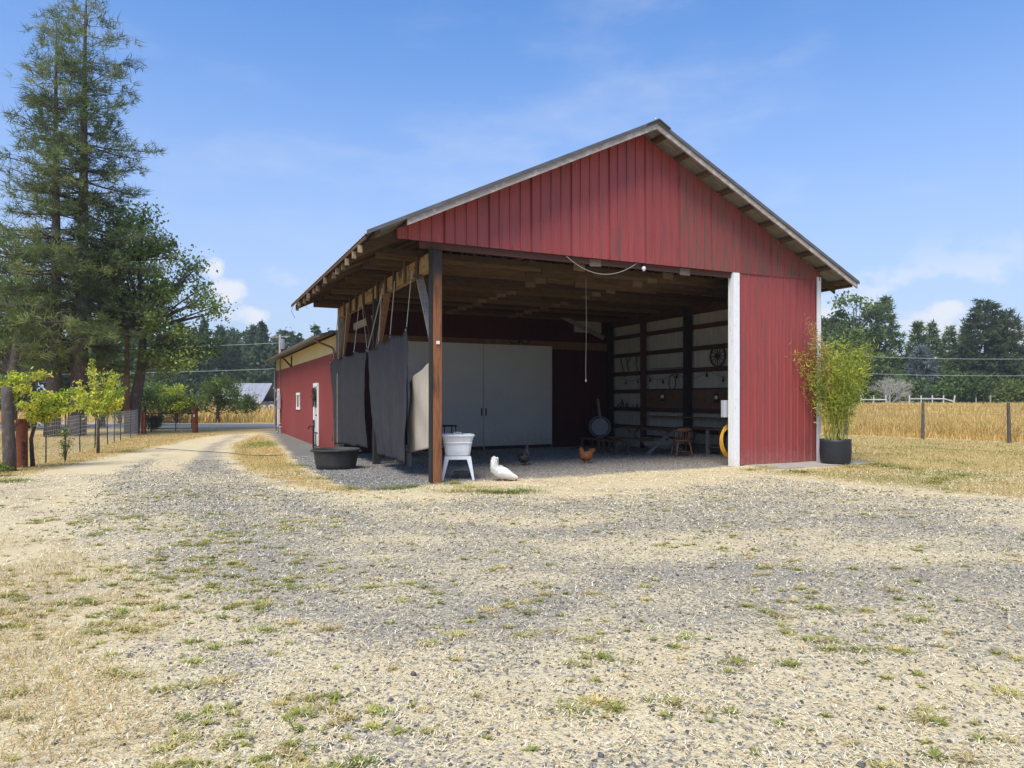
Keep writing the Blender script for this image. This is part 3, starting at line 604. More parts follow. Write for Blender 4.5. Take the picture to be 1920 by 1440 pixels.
def build_barn():
    B = barn
    # ---- front gable cladding, one sheet at a time
    e = np.arange(-0.77, 10.0, 4 * PITCH).tolist() + [10.0]
    if e[-1] - e[-2] < 0.3: e.pop(-2)
    for i, (a, c) in enumerate(zip(e[:-1], e[1:])):
        pr = ribs(a, c + 0.003, ph=-0.77)
        jig = 0.004 * (i % 2)
        pts = sorted(set([u for u, w in pr] + ([RG] if a < RG < c else [])))
        f = dict(pr); ws = [np.interp(u, [q[0] for q in pr], [q[1] for q in pr]) for u in pts]
        bot = [(u, -0.035 - w - jig, 4.51) for u, w in zip(pts, ws)]
        top = [(u, -0.035 - w - jig, max(H(u) - 0.06, 4.515)) for u, w in zip(pts, ws)]
        mid = [(u, -0.035 - w - jig, max((H(u) - 0.06 + 4.51) / 2, 4.512)) for u, w in zip(pts, ws)]
        sc = [(u, -0.036 - jig, h) for k in range(60) for u in [-0.77 + PITCH * (k + .22)] if a + .02 < u < c - .02 for h in (4.56, 5.15, 5.75, 6.35, 6.9) if h < H(u) - .15]
        sheet([bot, mid, top], 'wall_panel', M['red_old'] if a > 5.4 else M['red'], B, sc)
    # ---- lower front wall right of the opening
    e = np.arange(7.35, 9.95, 4 * PITCH).tolist() + [9.95]
    if e[-1] - e[-2] < 0.2: e.pop(-2)
    for i, (a, c) in enumerate(zip(e[:-1], e[1:])):
        pr = ribs(a, c + 0.003, ph=-0.77); y0 = -0.012 - 0.004 * (i % 2)
        sheet([[(u, y0 - w, 0.035) for u, w in pr], [(u, y0 - w, 2.3) for u, w in pr], [(u, y0 - w, 4.52) for u, w in pr]], 'wall_panel', M['red'], B, [(u, y0 - .001, h) for k in range(60) for u in [-0.77 + PITCH * (k + .22)] if a + .02 < u < c - .02 for h in (.12, .6, 1.2, 1.83, 2.46, 3.12, 3.78, 4.4)])
    b = MB(); b.box((7.45, 0.03, 0.02), (9.85, 0.045, 4.5)); b.build('wall_lining', M['girt'], B)
    # ---- white jamb, corner trim
    b = MB(); b.box((7.20, -0.055, 0.0), (7.385, -0.03, 4.505)); b.box((7.20, -0.03, 0.0), (7.235, 0.12, 4.505)); b.build('door_jamb', M['white'], B)
    b = MB(); b.box((7.24, -0.028, 0.0), (7.38, 0.11, 4.49)); b.build('jamb_post', M['greywood'], B)
    b = MB(); b.box((9.90, -0.06, 0.03), (10.03, -0.036, 4.60)); b.box((10.005, -0.036, 0.03), (10.03, 0.09, 4.60)); b.build('corner_trim', M['white'], B)
    # ---- right wall: red outside, pale metal inside
    e = np.arange(0.0, BD + 0.05, 4 * PITCH).tolist() + [BD + 0.05]
    for a, c in zip(e[:-1], e[1:]):
        pr = ribs(a, c)
        sheet([[(10.0 + w, u, -0.15) for u, w in pr], [(10.0 + w, u, 4.62) for u, w in pr]], 'wall_panel', M['red'], B)
        pr = ribs(a, c, 0.012)
        sheet([[(9.975 - w, u, -0.15) for u, w in pr], [(9.975 - w, u, 4.5) for u, w in pr]], 'inner_panel', M['beige_metal'], B)
    for h in (3.78, 3.12, 2.46, 1.83, 1.2, 0.58):
        b = MB(); b.box((9.90, 0.1, h - 0.07), (9.955, BD - 0.1, h + 0.07)); b.build('girt', M['girt'], B)
    b = MB(); b.box((9.80, 0.12, 4.18), (9.95, BD - 0.12, 4.45)); b.build('wall_beam', M['girt'], B)
    for d, w, mt in ((0.18, 0.17, 'girt'), (4.72, 0.20, 'blackpost'), (7.02, 0.10, 'girt'), (BD - 0.16, 0.20, 'blackpost')):
        b = MB(); b.box((9.70, d - w / 2, -0.2), (9.895, d + w / 2, 4.35)); b.build('wall_post', M[mt], B)
    # ---- back wall boards (full height so no sky shows), sliding doors, track beam
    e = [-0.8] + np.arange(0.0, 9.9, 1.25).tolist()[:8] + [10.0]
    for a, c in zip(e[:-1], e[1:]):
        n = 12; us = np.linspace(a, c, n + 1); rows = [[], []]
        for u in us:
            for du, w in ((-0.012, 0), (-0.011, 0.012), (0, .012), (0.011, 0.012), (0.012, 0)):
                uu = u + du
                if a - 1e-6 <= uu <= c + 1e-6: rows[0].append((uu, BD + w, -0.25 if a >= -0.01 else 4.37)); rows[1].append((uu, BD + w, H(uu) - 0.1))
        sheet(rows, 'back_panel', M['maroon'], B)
    b = MB(); b.box((0.05, BD - 0.13, 3.33), (9.68, BD - 0.04, 3.60)); b.build('track_beam', M['brownwood'], B)
    for a, c in ((2.11, 4.735), (4.75, 7.36)):
        b = MB(); b.box((a, BD - 0.20, -0.15), (c, BD - 0.15, 3.42)); o = b.build('sliding_door', M['door_white'], B, bevel=0.004)
        hx = c - 0.07 if a < 3 else a + 0.07
        b = MB(); b.box((hx - 0.02, BD - 0.235, 1.0), (hx + 0.02, BD - 0.2, 1.25)); b.build('door_pull', M['black_iron'], o)
        b = MB(); b.box((a + 0.02, BD - 0.212, -0.14), (c - 0.02, BD - 0.201, -0.03)); b.build('bottom_rail', M['girt'], o)
    b = MB(); b.bar((7.75, BD - 0.12, 4.52), (9.55, BD - 0.12, 3.80), 0.045, 0.15, (0, 0, 1)); b.build('knee_brace', M['greywood'], B)
    b = MB(); b.box((8.35, BD - 0.05, 3.98), (9.5, BD - 0.035, 4.42)); b.build('light_panel', M['beige_metal'], B)
    # ---- roof sheets, purlins, ridge cap
    e = np.linspace(-0.56, 9.5, 12)
    for a, c in zip(e[:-1], e[1:]):
        pr = ribs(a, c + 0.004, 0.02, ph=-0.56 + 0.10)
        for sgn, ee in ((-1, E0), (1, E1)):
            nx, nz = sgn * SL / math.hypot(1, SL), 1 / math.hypot(1, SL)
            rows = []
            for k in range(5):
                t = RG + (ee - RG) * k / 4
                rows.append([(t + nx * w, u, H(t) + nz * w) for u, w in pr])
            sheet(rows, 'roof_sheet', M['roof_under'], B)
    b = MB()
    for sgn in (-1, 1):
        b.add([(RG, -0.64, HT + 0.055), (RG, 9.55, HT + 0.055), (RG + sgn * 0.30, 9.55, H(RG + .3) + 0.045), (RG + sgn * 0.30, -0.64, H(RG + .3) + 0.045),
               (RG, -0.64, HT + 0.035), (RG, 9.55, HT + 0.035), (RG + sgn * 0.30, 9.55, H(RG + .3) + 0.025), (RG + sgn * 0.30, -0.64, H(RG + .3) + 0.025)],
              [(0,1,2,3), (7,6,5,4), (0,3,7,4), (1,5,6,2), (3,2,6,7)])
    rc = b.build('ridge_cap', M['roof'], B)
    b = MB(); b.tube([(RG + 0.02, -0.5, HT + 0.03), (RG + 0.01, -0.5, HT + 0.09), (RG + 0.0, -0.5, HT + 0.11)], [0.03, 0.02, 0.008], 6); b.build('finial', M['galv'], rc)
    def slope_bar(t0, t1, y0, y1, top, dep, name, mat, par=None):
        b = MB(); z = lambda t: H(t) - top
        b.add([(t0,y0,z(t0)),(t1,y0,z(t1)),(t1,y1,z(t1)),(t0,y1,z(t0)),(t0,y0,z(t0)-dep),(t1,y0,z(t1)-dep),(t1,y1,z(t1)-dep),(t0,y1,z(t0)-dep)],
              [(0,1,2,3),(7,6,5,4),(0,4,5,1),(1,5,6,2),(2,6,7,3),(3,7,4,0)]); return b.build(name, mat, par or B)
    for sgn, ee in ((-1, E0), (1, E1)):
        k = 0; run = abs(ee - RG)
        while 0.30 + 0.62 * k < run:
            t = RG + sgn * (0.30 + 0.62 * k); k += 1
            slope_bar(t - 0.045, t + 0.045, -0.515, 9.45, 0.012, 0.065, 'purlin', M['truss'])
        slope_bar(ee - 0.03 * sgn - 0.02, ee - 0.03 * sgn + 0.02, -0.40, 9.48, 0.015, 0.06, 'eave_purlin', M['truss'])
    slope_bar(-0.72, RG, -0.56, -0.52, 0.012, 0.125, 'rake_board', M['fascia'])
    slope_bar(RG, E1 - 0.03, -0.56, -0.52, 0.012, 0.125, 'rake_board', M['fascia'])
    slope_bar(E0, RG, -0.595, -0.565, -0.045, 0.07, 'rake_flashing', M['roof'])
    slope_bar(RG, E1, -0.595, -0.565, -0.045, 0.07, 'rake_flashing', M['roof'])
    # ---- trusses
    def truss_mesh():
        b = MB(); z = lambda t: H(t) - 0.08
        for t0, t1 in ((E0 + 0.10, RG), (RG, E1 - 0.10)):
            b.add([(t0,-.02,z(t0)),(t1,-.02,z(t1)),(t1,.02,z(t1)),(t0,.02,z(t0)),(t0,-.02,z(t0)-.15),(t1,-.02,z(t1)-.15),(t1,.02,z(t1)-.15),(t0,.02,z(t0)-.15)],
                  [(0,1,2,3),(7,6,5,4),(0,4,5,1),(1,5,6,2),(2,6,7,3),(3,7,4,0)])
        return b.mesh('truss', M['truss'])
    tm = truss_mesh()
    b = MB(); b.box((-0.80, -0.021, 4.375), (10.10, 0.021, 4.495)); bm_ = b.mesh('bottom_chord', M['truss'])
    b = MB(); b.box((-0.30, -0.021, 4.36), (9.9, 0.021, 4.50)); bm0 = b.mesh('bottom_chord', M['girt'])
    b = MB(); t0 = E0 + 0.03; z0 = H(t0); b.box((t0, -0.026, z0 - 0.21), (t0 + 0.075, 0.026, z0 - 0.078)); te = b.mesh('tail_end', M['endgrain'])
    webs = []
    for p, q in (((RG, 4.5), (RG, HT - .25)), ((2.4, 4.5), (1.6, H(1.6) - .2)), ((2.4, 4.5), (RG - .05, HT - .3)), ((6.9, 4.5), (7.7, H(7.7) - .2)), ((6.9, 4.5), (RG + .05, HT - .3))):
        b = MB(); b.bar((p[0], 0.035, p[1]), (q[0], 0.035, q[1]), 0.028, 0.09, (0, 1, 0)); webs.append(b.mesh('web', M['truss']))
    b = MB(); b.box((-0.14, -0.034, -0.075), (0.14, -0.0225, 0.075)); pl = b.mesh('gusset_plate', M['plate'])
    for k in range(16):
        d = 0.05 + 0.606 * k
        tr = link('truss', tm, B); tr.location = (0, d, 0)
        c = link('bottom_chord', bm_ if k else bm0, tr); c.location = (random.uniform(-.04, .04), 0, random.uniform(-0.03, 0.02) if k else 0.03)
        q = link('tail_end', te, tr); q.location = (random.uniform(-.02, .05), 0, random.uniform(-.03, .0)); q.rotation_euler = (0, random.uniform(-.01, .01), 0)
        for w in webs: link('web', w, tr)
        for tt in (3.5, 5.85):
            g = link('gusset_plate', pl, tr); g.location = (tt + random.uniform(-.05, .05), 0, 4.43 + random.uniform(-.01, .01)); g.rotation_euler = (0, random.uniform(-.05, .05), 0)
        if k in (2, 3, 4, 6, 8, 9):
            s0 = random.uniform(.3, 5); b = MB(); b.box((s0, -0.064, 4.34 + random.uniform(-.02, .03)), (s0 + random.uniform(1.2, 3), -0.024, 4.48)); b.build('splice_board', M['truss'], tr)
    for tt in (2.1, 5.2, 8.0):
        b = MB(); b.box((tt - .045, 0.1, 4.51), (tt + .045, BD - .1, 4.55)); b.build('chord_tie', M['truss'], B)
    # short battens nailed over the first bay under the ceiling
    # ---- left side: beam on posts with knee braces
    b = MB(); b.box((-0.075, 0.10, 4.05), (-0.005, BD, 4.355)); b.box((0.005, 0.10, 4.05), (0.075, BD, 4.352)); b.build('side_beam', M['beam'], B)
    for d, w, lo in ((0.9, 0.13, 3.96), (1.75, 0.10, 4.0), (2.6, 0.16, 3.98), (3.35, 0.10, 4.02), (4.1, 0.13, 3.95), (5.6, 0.12, 4.0), (6.5, 0.12, 3.98), (7.3, 0.12, 4.0), (8.1, 0.14, 4.0)):
        b = MB(); b.box((-0.118, d - w / 2, lo), (-0.077, d + w / 2, 4.5)); b.build('beam_cleat', M['truss'], B)
    def post(d, mt, w=0.17):
        b = MB(); b.box((-w / 2, d - w / 2, -0.3), (w / 2, d + w / 2, 4.36)); return b.build('side_post', M[mt], B, bevel=0.008)
    p = post(0.0, 'rustpost')
    b = MB(); b.box((-0.125, -0.07, 0.02), (-0.087, 0.08, 4.4)); b.build('side_board', M['blackpost'], p)
    b = MB(); b.box((-0.03, -0.11, 2.60), (0.03, -0.0865, 2.66)); b.build('insulator', M['white'], p)
    post(4.62, 'blackpost'); post(BD - 0.12, 'greywood')
    def brace(d0, h0, d1, h1, mt, tt=0.0):
        b = MB(); b.bar((tt, d0, h0), (tt, d1, h1), 0.05, 0.15, (1, 0, 0)); b.build('knee_brace', M[mt], B)
    brace(1.15, 4.2, 0.09, 2.55, 'greywood'); brace(3.45, 4.2, 4.52, 2.7, 'brownwood'); brace(5.85, 4.2, 4.72, 2.7, 'girt'); brace(7.9, 4.2, BD - .25, 2.7, 'brownwood')
    b = MB(); b.bar((0.3, 5.3, 3.75), (0.3, 8.6, 3.75), 0.05, 0.2); b.build('side_rail', M['greywood'], B)
    # left lean: rafter tails show under the eave (the trusses), plus two loose gutter straps
    for d in (6.8, 9.2):
        b = MB(); b.tube([(E0 + .03, d, 4.33), (E0 - .02, d - .05, 4.2), (E0 + .06, d - .22, 3.98)], 0.006, 5); b.build('gutter_strap', M['girt'], B)
build_barn()
def inb(o, t, d, h, rz=0.0):
    p = wor(t, d, h); o.location = p; o.rotation_euler = (0, 0, BA + rz); return o
b = MB(); b.box((-1.45, -0.45, -0.08), (1.85, 0.60, 0.028)); tag(inb(b.build('concrete_slab', M['concrete'], bevel=0.01), 9.05, -0.45, 0), 'worn concrete slab at the barn corner under the potted bamboo', 'slab')

# ------------------------------------------------------------------ long annex behind, red with a cream band
annex = empty('annex_building', wor(-0.05, 9.4), BA, 'long low red annex with cream upper band and gutter behind the barn', 'building')
def build_annex():
    A = annex; Ld = 17.2; top, band = 3.58, 3.03
    e = np.linspace(0.05, Ld, 15)
    for a, c in zip(e[:-1], e[1:]):
        for z0, z1, mt, y in ((-0.30, band, 'red_board', 0.0), (band + 0.004, top, 'cream', 0.012)):
            us = np.linspace(a, c, 7); rows = [[], []]
            for u in us:
                for du, w in ((-0.011, 0), (-0.010, 0.014), (0, .014), (0.010, 0.014), (0.011, 0)):
                    uu = u + du
                    if a - 1e-6 <= uu <= c + 1e-6: rows[0].append((-y + w, uu, z0)); rows[1].append((-y + w, uu, z1))
            sheet(rows, 'wall_panel', M[mt], A)
    b = MB(); b.box((-0.03, -0.02, -0.3), (0.12, 0.05, top)); b.build('corner_trim', M['brownwood'], A)
    b = MB(); b.box((-0.02, Ld, -0.3), (0.12, Ld + 0.08, top)); b.build('corner_trim', M['girt'], A)
    b = MB(); b.box((0.1, Ld - 0.02, -0.3), (9.9, Ld + 0.04, top)); b.box((9.8, 0.1, -0.3), (9.9, Ld - .03, top)); b.build('rear_wall', M['red_board'], A)
    b = MB()
    for s, x0, x1 in ((0, -0.48, 4.7), (1, 4.7, 10.4)):
        z0, z1 = (3.60, 4.9) if s == 0 else (4.9, 3.5)
        b.add([(x0,-.05,z0),(x1,-.05,z1),(x1,Ld+.3,z1),(x0,Ld+.3,z0),(x0,-.05,z0-.07),(x1,-.05,z1-.07),(x1,Ld+.3,z1-.07),(x0,Ld+.3,z0-.07)], [(0,1,2,3),(7,6,5,4),(0,4,5,1),(1,5,6,2),(2,6,7,3),(3,7,4,0)])
    b.build('roof', M['roof'], A)
    b = MB(); b.add([(0.1, Ld + .01, top), (9.8, Ld + .01, top), (4.7, Ld + .01, 4.82), (0.1, Ld - .05, top), (9.8, Ld - .05, top), (4.7, Ld - .05, 4.82)], [(0,1,2),(5,4,3),(0,3,4,1),(1,4,5,2),(2,5,3,0)]); b.build('rear_gable', M['cream'], A)
    n = 8; b = MB(); vs = []
    for y in (0.15, Ld + 0.25):
        for k in range(n + 1):
            a = math.pi + math.pi * k / n; vs.append((-0.56 + 0.075 * math.cos(a), y, 3.575 + 0.085 * math.sin(a)))
    b.add(vs, [(k, k + 1, n + 2 + k, n + 1 + k) for k in range(n)]); g = b.build('gutter', pm('brown_gutter', (0.20, 0.19, 0.165), (0.15, 0.14, 0.125), 4, 0.5, vary=0), A, smooth=True)
    b = MB(); b.tube([(-0.56, 0.9, 3.5), (-0.5, 0.7, 3.38), (-0.12, 0.35, 3.2), (-0.06, 0.25, 3.1), (-0.06, 0.25, 0.1)], 0.035, 8); b.build('downspout', M['brownwood'], A)
    b = MB(); b.tube([(-0.56, Ld + .1, 3.5), (-0.55, Ld + .1, 3.4), (-0.1, Ld - .0, 3.2), (-0.07, Ld - .0, 0.1)], 0.035, 8); b.build('downspout', M['galv'], A)
    for d in (10.7,):
        b = MB(); b.bar((-0.04, d, 3.0), (-0.04, d, 3.5), 0.07, 0.05, (1, 0, 0)); b.bar((-0.05, d, 3.02), (-0.45, d, 3.46), 0.06, 0.07); b.build('eave_bracket', M['girt'], A)
    def door(d0, d1, h, glass=True):
        b = MB(); b.box((-0.05, d0, -0.12), (-0.002, d0 + 0.11, h)); b.box((-0.05, d1 - 0.11, -0.12), (-0.002, d1, h)); b.box((-0.052, d0, h - .11), (-0.001, d1, h + 0.02))
        fr = b.build('door_frame', M['white'], A)
        b = MB(); b.box((-0.03, d0 + 0.112, -0.1), (-0.003, d1 - 0.112, h - 0.112)); o = b.build('door', M['door_white'], A)
        if glass:
            b = MB(); b.box((-0.034, d0 + 0.2, 1.25), (-0.0305, d1 - 0.2, h - 0.22)); b.build('pane', M['glass'], o)
            b = MB(); b.tube([(-0.06, d0 + 0.2, 0.95), (-0.06, d0 + 0.2, 1.0)], 0.03, 8); b.build('handle', M['black_iron'], o)
    door(3.5, 4.45, 2.12); door(15.3, 16.4, 2.06, False)
    b = MB(); b.box((-0.045, 8.2, 1.72), (-0.002, 9.15, 1.82)); b.box((-0.045, 8.2, 1.10), (-0.002, 9.15, 1.20)); b.box((-0.042, 8.25, 1.2), (-0.002, 8.35, 1.72)); b.box((-0.042, 9.0, 1.2), (-0.002, 9.1, 1.72)); w = b.build('window_frame', M['white'], A)
    b = MB(); b.box((-0.02, 8.35, 1.2), (-0.004, 9.0, 1.72)); b.build('pane', M['glass'], w)
    b = MB(); b.tube([(-0.08, 14.75, -0.1), (-0.08, 14.75, 3.7), (-0.3, 14.75, 4.0)], 0.028, 8); b.build('conduit', M['brownwood'], A)
    b = MB(); b.box((-0.22, 14.5, 1.05), (-0.09, 14.95, 1.75)); b.build('meter_box', M['grey_box'], A, bevel=0.015)
    b = MB(); b.lathe([(0.0, 0), (0.09, 0.0), (0.09, 0.06), (0.0, 0.08)], 12); o = b.build('meter_dial', M['galv'], A); o.rotation_euler = (0, R(-90), 0); o.location = (-0.22, 14.72, 1.5)
build_annex()
# ------------------------------------------------------------------ trees and shrubs
def quads_leaf(C, size, asp, cols, droop=0.0, up=None, rnd=1.0):
    """leaf-shaped diamonds (2 triangles folded along the midrib) at points C"""
    n = len(C); d = RNG.normal(size=(n, 3)) * rnd
    if up is not None: d = d + up
    d[:, 2] -= droop; d /= np.linalg.norm(d, axis=1, keepdims=True) + 1e-9
    q = RNG.normal(size=(n, 3)); s = np.cross(d, q); s /= np.linalg.norm(s, axis=1, keepdims=True) + 1e-9
    nn = np.cross(d, s); L = (size * (0.6 + 0.8 * RNG.random(n)))[:, None]; Wd = L * asp
    V = np.stack([C - d * L * 0.5, C + s * Wd * 0.5 + nn * Wd * 0.15, C + d * L * 0.5, C - s * Wd * 0.5 + nn * Wd * 0.15], 1).reshape(-1, 3)
    o = np.arange(n) * 4; F = np.concatenate([np.stack([o, o + 1, o + 2], -1), np.stack([o, o + 2, o + 3], -1)])
    return V, F, np.repeat(cols, 4, 0)
def join(parts):
    V = []; F = []; C = []; k = 0
    for v, f, c in parts: V.append(v); F.append(f + k); C.append(c); k += len(v)
    return np.concatenate(V), np.concatenate(F), np.concatenate(C)
def bez(p, c, q, n): return [(1-u)**2 * p + 2*u*(1-u) * c + u*u * q for u in np.linspace(0, 1, n)]
def tree_root(name, p, label, cat='tree', group=None): return empty(name, p, 0, label, cat, group)
def clump_tree(name, p, label, trunk, ells, ncl, crad, nleaf, lsize, cols, asp=0.55, bark='bark', cat='tree', group=None, droop=0.15, limb=0.05, flat=0.75, hollow=0.25, twigs=3, cname='crown'):
    """trunk: list of (x, y, z, r) relative to the base; ells: (x, y, z, rx, ry, rz) the crown fills; limbs run to every leaf clump"""
    root = tree_root(name, p, label, cat, group); b = MB()
    T = [Vector(t[:3]) for t in trunk]; b.tube(T, [t[3] for t in trunk], 10)
    vol = np.array([e[3] * e[4] * e[5] for e in ells]) ** 0.8; pr = vol / vol.sum(); cs = []
    for _ in range(ncl):
        e = ells[RNG.choice(len(ells), p=pr)]; v = RNG.normal(size=3); v /= np.linalg.norm(v); r = (hollow + (1 - hollow) * RNG.random()) ** 0.6
        cs.append(np.array(e[:3]) + v * r * np.array(e[3:]))
    parts = []
    for c in cs:
        k = min(range(len(T)), key=lambda i: abs(T[i].z - (0.25 * T[-1].z + 0.55 * c[2])) + 0.15 * (Vector(c) - T[i]).length + (2 if T[i].z > c[2] else 0))
        a = np.array(T[k]); mid = a * 0.45 + c * 0.55; mid[2] += 0.16 * np.linalg.norm(c - a) * (RNG.random() - 0.1)
        pts = bez(a, mid, c, 6); ln = np.linalg.norm(c - a); r0 = min(limb * (0.5 + 0.12 * ln), trunk[k][3] * 0.7)
        b.tube([Vector(q) for q in pts], [r0 * (1 - 0.85 * u) + 0.004 for u in np.linspace(0, 1, 6)], 5, False)
        rr = crad * (0.65 + 0.7 * RNG.random()); base = np.array(cols[RNG.integers(len(cols))]) * (0.8 + 0.4 * RNG.random())
        for _ in range(twigs):
            e = c + RNG.normal(size=3) * rr * np.array([0.7, 0.7, 0.45]); s = np.array(pts[RNG.integers(2, 6)])
            b.tube([Vector(s), Vector((s + e) / 2 + RNG.normal(size=3) * 0.05 * rr), Vector(e)], [0.3 * r0 + 0.004, 0.2 * r0 + 0.003, 0.003], 4, False)
        m = max(6, int(nleaf / ncl * (0.6 + 0.8 * RNG.random())))
        q = RNG.normal(size=(m, 3)) * rr * np.array([0.62, 0.62, 0.62 * flat]) + c
        parts.append(quads_leaf(q, lsize, asp, base * (0.7 + 0.6 * RNG.random((m, 1))), droop))
    b.build('trunk', M[bark], root, smooth=True)
    V, F, C = join(parts); link(cname, npmesh(cname, V, F, M['leaf'], C), root); return root
def pine(name, p, label, h, r, base_r, nwh, cols, bare=0.22, tuft=0.3, per=9, bark='bark_pine', lean=(0, 0), shape=0.8, group=None, blades=9, bw=0.035, ragged=0.5, cat='tree', seg=10, upt=0.25, dens=1.0, clus=False):
    root = tree_root(name, p, label, cat, group); b = MB()
    tp = [Vector((lean[0] * u + 0.08 * math.sin(u * 5), lean[1] * u, h * u - 0.3 * (1 - u))) for u in np.linspace(0, 1, seg)]
    b.tube(tp, [base_r * (1 - 0.93 * u ** 0.9) for u in np.linspace(0, 1, seg)], 10); P = []; D = []; BC = []
    for i in range(nwh):
        u = bare + (1 - bare) * (i + RNG.random() * 0.7) / nwh; z = h * u; prof = (1 - ((u - bare) / (1 - bare)) ** 1.25) ** shape * (0.55 + 0.45 * min(1, (u - bare) / 0.12))
        ax = Vector((lean[0] * u, lean[1] * u, z)); az0 = RNG.random() * 6.28; nb = per if u < 0.85 else max(3, per - 3)
        for j in range(nb):
            if RNG.random() < 0.14 * ragged * 2: continue
            az = az0 + 6.283 * j / nb + RNG.normal() * 0.25; L = r * prof * (1 - ragged * RNG.random()) + 0.25
            dirv = np.array([math.cos(az), math.sin(az), 0]); a = np.array(ax)
            tip = a + dirv * L + np.array([0, 0, (upt - 0.55 * (1 - u)) * L + RNG.normal() * 0.1]); mid = a + dirv * L * 0.55 + np.array([0, 0, -0.04 * L + (0.1 - 0.4 * (1 - u)) * L * 0.5])
            pts = bez(a, mid, tip, 5); rb = max(0.012, base_r * 0.17 * (1 - u) + 0.006 * L)
            b.tube([Vector(q) for q in pts], [rb, rb * .8, rb * .6, rb * .4, rb * .15], 4, False)
            nt = max(3, int(L * 5.0 * dens / (tuft / 0.3))); base = np.array(cols[RNG.integers(len(cols))]) * (0.8 + 0.4 * RNG.random())
            side = np.array([-dirv[1], dirv[0], 0]); ncl = max(2, int(L * 1.7)); cl = []
            for k in range(ncl):
                s = 0.30 + 0.70 * (k + RNG.random()) / ncl; f = s * 4; i0 = min(int(f), 3); q = pts[i0] + (pts[i0 + 1] - pts[i0]) * (f - i0)
                q = q + side * RNG.normal() * (0.32 * L * s * (1.2 - s) + 0.05); cl.append(q)
                if clus: b.tube([Vector(pts[max(i0 - 1, 0)]), Vector(q)], [rb * .35, rb * .1], 3, False)
            for k in range(nt):
                if clus: q = cl[RNG.integers(ncl)] + RNG.normal(size=3) * np.array([.20, .20, .11]) * (tuft / 0.38)
                else:
                    s = 0.28 + 0.72 * RNG.random() ** 0.7; f = s * 4; i0 = min(int(f), 3); q = pts[i0] + (pts[i0 + 1] - pts[i0]) * (f - i0)
                    sp = 0.30 * L * s * (1.15 - s) + 0.06; q = q + side * RNG.normal() * sp + np.array([0, 0, RNG.normal() * 0.10 * min(1, tuft * 3)])
                P.append(q); D.append(dirv * 0.8 + np.array([0, 0, 0.35])); BC.append(base * (0.75 + 0.5 * RNG.random()))
    b.build('trunk', M[bark], root, smooth=True)
    P = np.array(P); D = np.array(D); BC = np.array(BC); I = np.repeat(np.arange(len(P)), blades); n = len(I)
    d = D[I] + RNG.normal(size=(n, 3)) * 0.85; d /= np.linalg.norm(d, axis=1, keepdims=True); s = np.cross(d, RNG.normal(size=(n, 3))); s /= np.linalg.norm(s, axis=1, keepdims=True)
    L = (tuft * (0.5 + 0.7 * RNG.random(n)))[:, None]; o = P[I] + RNG.normal(size=(n, 3)) * tuft * 0.16
    V = np.stack([o - s * bw / 2, o + s * bw / 2, o + d * L], 1).reshape(-1, 3); F = np.arange(n * 3).reshape(-1, 3)
    link('crown', npmesh('crown', V, F, M['leaf'], np.repeat(BC[I] * (0.75 + 0.5 * RNG.random((n, 1))), 3, 0)), root); return root
def stem_tree(name, p, label, trunk, stems, nl, spread, lsize, cols, droop, cat='tree'):
    """trunk with single shoots, leaves set close along each shoot"""
    root = tree_root(name, p, label, cat); b = MB(); b.tube([Vector(t[:3]) for t in trunk], [t[3] for t in trunk], 9); parts = []
    for a, m, e in stems:
        pts = bez(np.array(a, float), np.array(m, float), np.array(e, float), 9); b.tube([Vector(q) for q in pts], [.016 * (1 - .85 * u) + .002 for u in np.linspace(0, 1, 9)], 5, False)
        P = np.array(pts); s = .25 + .75 * RNG.random(nl); f = s * 8; k = np.minimum(f.astype(int), 7); q = P[k] + (P[k + 1] - P[k]) * (f - k)[:, None]
        q = q + RNG.normal(size=(nl, 3)) * (spread * (1.15 - .55 * s))[:, None]; base = np.array(cols[RNG.integers(len(cols))]) * (.85 + .3 * RNG.random())
        parts.append(quads_leaf(q, lsize, .36, base * (.65 + .7 * RNG.random((nl, 1))), droop))
    b.build('trunk', M['bark'], root, smooth=True); V, F, C = join(parts); link('crown', npmesh('crown', V, F, M['leaf'], C), root); return root
PINE = [(0.125, 0.165, 0.058), (0.165, 0.205, 0.068), (0.10, 0.135, 0.052), (0.20, 0.225, 0.078)]
OAK = [(0.22, 0.285, 0.07), (0.17, 0.235, 0.06), (0.29, 0.35, 0.085), (0.135, 0.19, 0.05)]
LIME = [(0.52, 0.56, 0.065), (0.43, 0.50, 0.06), (0.62, 0.60, 0.09), (0.33, 0.42, 0.055)]
DARK = [(0.115, 0.165, 0.062), (0.145, 0.20, 0.07), (0.09, 0.135, 0.054), (0.18, 0.23, 0.08)]
def at(px, dep): x = (px - 960) / 1280 * dep; return Vector((x, dep, gzf(x, dep)))
